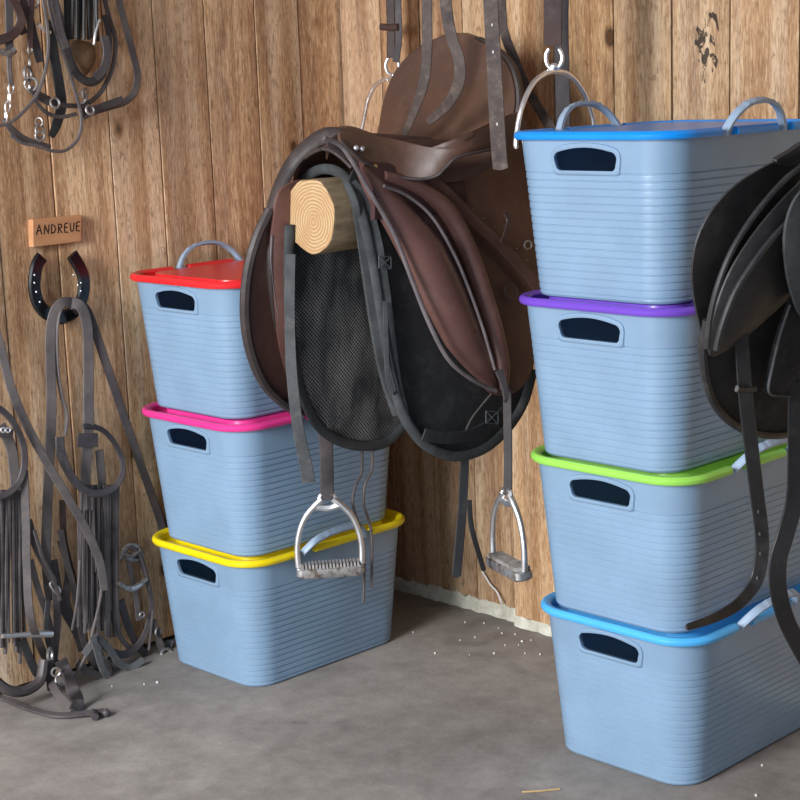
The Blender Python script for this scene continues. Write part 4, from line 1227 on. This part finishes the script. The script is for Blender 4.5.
fringe(b3, 76, 100, 510, 600, 6, .065, 'fringe', 30, 0, 2.2)
# lower tangle of the same bridle
bstrap(b3, [(53, 560), (58, 590), (64, 610), (76, 632), (82, 650)], 9, .03, 'strap_dark', 'strap')
bstrap(b3, [(28, 520), (35, 545), (45, 565), (54, 582)], 8, .045, 'strap_dark', 'cheek_strap')
bstrap(b3, [(55, 590), (57, 620), (54, 655), (50, 680)], 8, .045, 'strap_dark', 'strap_end')
bstrap(b3, [(60, 530), (66, 560), (74, 590), (83, 640), (95, 665)], 7, .035, 'strap', 'strap')
bc = MB(); q = [LW(x, y, .056) for x, y in ((50, 585), (57, 594), (60, 590), (53, 582))]
tube(bc, q, .0025, 6, True, 3); obj('buckle', bc, 'chrome', b3)
bstrap(b3, [(100, 642), (112, 652), (126, 654), (139, 644), (147, 628), (151, 608), (148, 585), (141, 565), (133, 553)], 7.5, .05, 'strap_dark', 'noseband', (-.2, -1, .4), sc=[1, 1.1, 1.1, 1, .9, .8, .7, .6, .6])
bstrap(b3, [(127, 553), (131, 575), (136, 600), (138, 620)], 6, .04, 'strap', 'cheek_strap')
bb = MB(); tube(bb, wpath([(118, 583), (126, 588), (134, 588), (141, 584), (147, 579)], .062), .0072, 8, False, 6, [.7, 1, 1.05, 1, .7]); obj('bit', bb, 'bit', b3)
bb = MB(); tube(bb, wpath([(123, 551), (130, 545), (138, 547), (142, 556), (134, 560), (126, 556)], .05), .005, 7, True); obj('bit_ring', bb, 'bit', b3)
bstrap(b3, [(95, 645), (103, 662), (116, 670), (130, 669), (142, 662)], 5, .06, 'strap', 'curb_strap', (-.2, -1, .6))
bstrap(b3, [(88, 650), (98, 668), (106, 676)], 8, .06, 'strap_dark', 'strap_end')
btube(b3, [(98, 640), (102, 655), (108, 668), (105, 678), (92, 676)], 2.0, .065, 'bit', 'bit')
bstrap(b3, [(152, 620), (156, 632), (160, 645), (165, 655)], 8, .05, 'strap', 'strap_end')
rings(b3, [(110, 660, 5, 1.4, .07, (0, -1, .3)), (142, 615, 3, .9, .06, (0, -1, 0)), (167, 655, 7, 1.8, .06, (0, -1, .4)), (158, 632, 5, 1.3, .055, (.4, -1, 0))])
btube(b3, [(153, 610), (151, 630), (149, 650)], 1.6, .055, 'strap', 'lace')
btube(b3, [(103, 570), (100, 600), (93, 630), (86, 655), (72, 680), (62, 688)], 1.7, .085, 'strap', 'lace')
btube(b3, [(80, 560), (77, 600), (72, 630)], 1.4, .085, 'strap', 'lace')

# dusty webbing halters crumpled at the foot of the wall
for pts, w, off, mt in (([(84, 655), (96, 640), (108, 648), (118, 662), (130, 668), (143, 660)], 8, .085, 'webbing'), ([(76, 662), (88, 672), (100, 676), (108, 672), (104, 660)], 9, .075, 'strap'),
                        ([(92, 636), (97, 652), (102, 668), (107, 676)], 8, .09, 'webbing'), ([(120, 600), (126, 620), (134, 640), (145, 655)], 9, .035, 'strap_dark'), ([(60, 540), (68, 570), (66, 600), (74, 625)], 8, .03, 'strap_dark'),
                        ([(154, 625), (159, 638), (164, 652), (172, 657)], 7, .05, 'webbing'), ([(170, 640), (168, 650), (171, 660)], 9, .04, 'webbing')):
    bstrap(b3, pts, w, off, mt, 'halter_strap', (-.2, -1, .5))
btube(b3, [(120, 560), (128, 548), (138, 552), (144, 566), (150, 590)], 2.2, .06, 'strap_dark', 'lace')
btube(b3, [(122, 552), (131, 556), (140, 550)], 2.5, .06, 'strap', 'lace')
for pts, w, off, mt in (([(62, 500), (64, 540), (72, 575), (78, 600)], 7, .03, 'strap_brown'), ([(30, 560), (38, 590), (48, 620), (52, 650), (46, 668)], 7, .05, 'strap_dark'), ([(34, 530), (42, 556), (52, 576), (60, 600)], 4, .06, 'strap'),
                        ([(48, 600), (46, 630), (52, 655), (62, 668)], 6, .06, 'black_strap'), ([(100, 600), (112, 618), (122, 640), (132, 650)], 6, .04, 'strap')):
    bstrap(b3, pts, w, off, mt, 'strap', (-.2, -1, .3))
# bridle at the left edge with fringe and long reins on the floor
b4 = thing('bridle', 'dark fringed bridle at the left edge with reins trailing on the floor', 'bridle', LW(15, 500, .03))
bstrap(b4, [(-12, 310, .04), (0, 345, .045), (10, 385, .05), (24, 420, .06), (45, 460, .075), (66, 495, .085), (85, 528, .09), (99, 560, .09), (104, 590, .085)], 9, .06, 'strap', 'rein', (-.3, -1, .2))
bstrap(b4, [(-10, 405), (3, 412), (14, 425), (22, 443), (24, 462), (20, 480), (10, 492), (-2, 497), (-14, 496)], 7, .075, 'strap_dark', 'noseband', (-.2, -1, .4), t=.006)
bstrap(b4, [(0, 425), (10, 445), (14, 470), (16, 500)], 11, .05, 'strap', 'cheek_strap')
bstrap(b4, [(-12, 434), (0, 433), (12, 434)], 9, .07, 'strap_dark', 'browband')
rings(b4, [(3, 430, 2.4, .9, .084, (0, -1, 0)), (8, 430, 2.4, .9, .084, (0, -1, 0))], 'chrome', 'stud')
fringe(b4, -8, 24, 490, 650, 12, .062, 'fringe', 10, 12, 4.4)
def flo(px, py, h=.006):
    p = at_z(px, py, h); p.y = min(p.y, YW - .03)
    return p
mb = MB(); strap(mb, [LW(24, 470, .07), LW(26, 520, .08), LW(27, 570, .09), LW(31, 620, .11), flo(40, 660, .055), flo(55, 690, .028), flo(74, 710, .008)], 8.5 * PXM, .004, (-.5, -.8, .4)); obj('rein', mb, 'strap', b4)
mb = MB(); strap(mb, [flo(-20, 690, .012), flo(5, 700, .008), flo(30, 710, .006), flo(55, 716, .006), flo(80, 715, .006), flo(104, 712, .006)], 7.5 * PXM * .9, .007, (-.3, -.6, 1)); obj('rein', mb, 'strap_dark', b4)
mb = MB(); ball(mb, flo(106, 713, .008), .010); tube(mb, [flo(93, 712, .010), flo(95, 717, .010)], .008, 8); obj('rein_stop', mb, 'strap_dark', b4)
mb = MB(); strap(mb, [flo(74, 712, .008), flo(77, 700, .02), flo(72, 688, .05), LW(66, 672, .10), LW(60, 660, .09)], 13 * PXM, .005, (-.4, -.9, .2)); obj('strap_end', mb, 'strap_dark', b4)
mb = MB(); tube(mb, [LW(-6, 680, .09), LW(8, 690, .10), LW(25, 691, .10), LW(40, 680, .09), LW(44, 660, .08)], .012, 9); obj('rolled_noseband', mb, 'strap_dark', b4)
bstrap(b4, [(22, 640), (30, 660), (36, 672), (44, 680)], 9, .07, 'black_strap', 'strap_end')
mb = MB(); tube(mb, wpath([(2, 636), (20, 635), (35, 634), (52, 634)], .085), .007, 8, False, 6, [.8, .8, 1.15, 1.1]); obj('bit', mb, 'chrome', b4)
bstrap(b4, [(52, 660), (48, 672), (50, 690)], 6, .08, 'strap_dark', 'strap')
rings(b4, [(60, 680, 6, 1.5, .10, (.3, -1, .3)), (56, 672, 4.5, 1.2, .10, (-.4, -1, 0)), (50, 655, 7, 1.6, .08, (.8, -1, 0))])

# ------------------------------------------------------------------ small things on the floor and wall
fk = MB()
spots = [(465, 622, 1.6), (475, 637, 1.8), (487, 612, 1.2), (494, 653, 1.8), (522, 641, 2.0), (540, 654, 1.8), (435, 653, 1.6), (413, 632, 1.2), (502, 633, 1.4), (484, 623, 1.2), (497, 615, 1.2), (157, 682, 2.2), (144, 684, 1.2), (112, 686, 1.2), (525, 653, 1.2), (531, 640, 1.2), (460, 640, 1), (470, 615, 1), (505, 645, 1), (515, 634, 1), (762, 765, 1.4), (756, 795, 1.6)]
for k in range(4): spots.append((random.uniform(420, 545), random.uniform(610, 660), random.uniform(.5, .9)))
for (x, y, s) in spots:
    c = at_z(x, y, 0.002)
    if c.x > XW2 - 0.02: continue
    a = random.uniform(0, 6.28); r = s * PXM * 0.62
    pts = [c + Vector((r * math.cos(a + i * 1.2566) * random.uniform(.7, 1.3), r * math.sin(a + i * 1.2566) * random.uniform(.7, 1.3), 0)) for i in range(5)]
    V = [p + Vector((0, 0, -.002)) for p in pts] + [p + Vector((0, 0, .0015)) for p in pts]
    fk.add(V, [(9, 8, 7, 6, 5)[::-1]] + [(i, (i + 1) % 5, 5 + (i + 1) % 5, 5 + i) for i in range(5)])
o = obj('paint_flakes', fk.mesh('paint_flakes', False), 'flake')
tag(o, 'white paint flakes scattered on the concrete near the right wall', 'flakes'); o['kind'] = 'stuff'
sw_ = MB(); tube(sw_, [at_z(522, 792, .002), at_z(540, 791, .003), at_z(560, 789, .002)], .0018, 6)
tag(obj('straw', sw_, 'straw'), 'single dry straw lying on the floor at the front', 'straw')
sr_ = MB(); tube(sr_, [at_x(482, 571, XW - .012), at_x(490, 584, XW - .012), at_x(497, 592, XW - .014), at_x(502, 604, XW - .02)], .0022, 6)  # broken end of a strap, drawn as a thin white tube
tag(obj('broken_strap_tip', sr_, 'flake'), 'short frayed white strap tip against the boards under the right stirrup', 'strap tip')
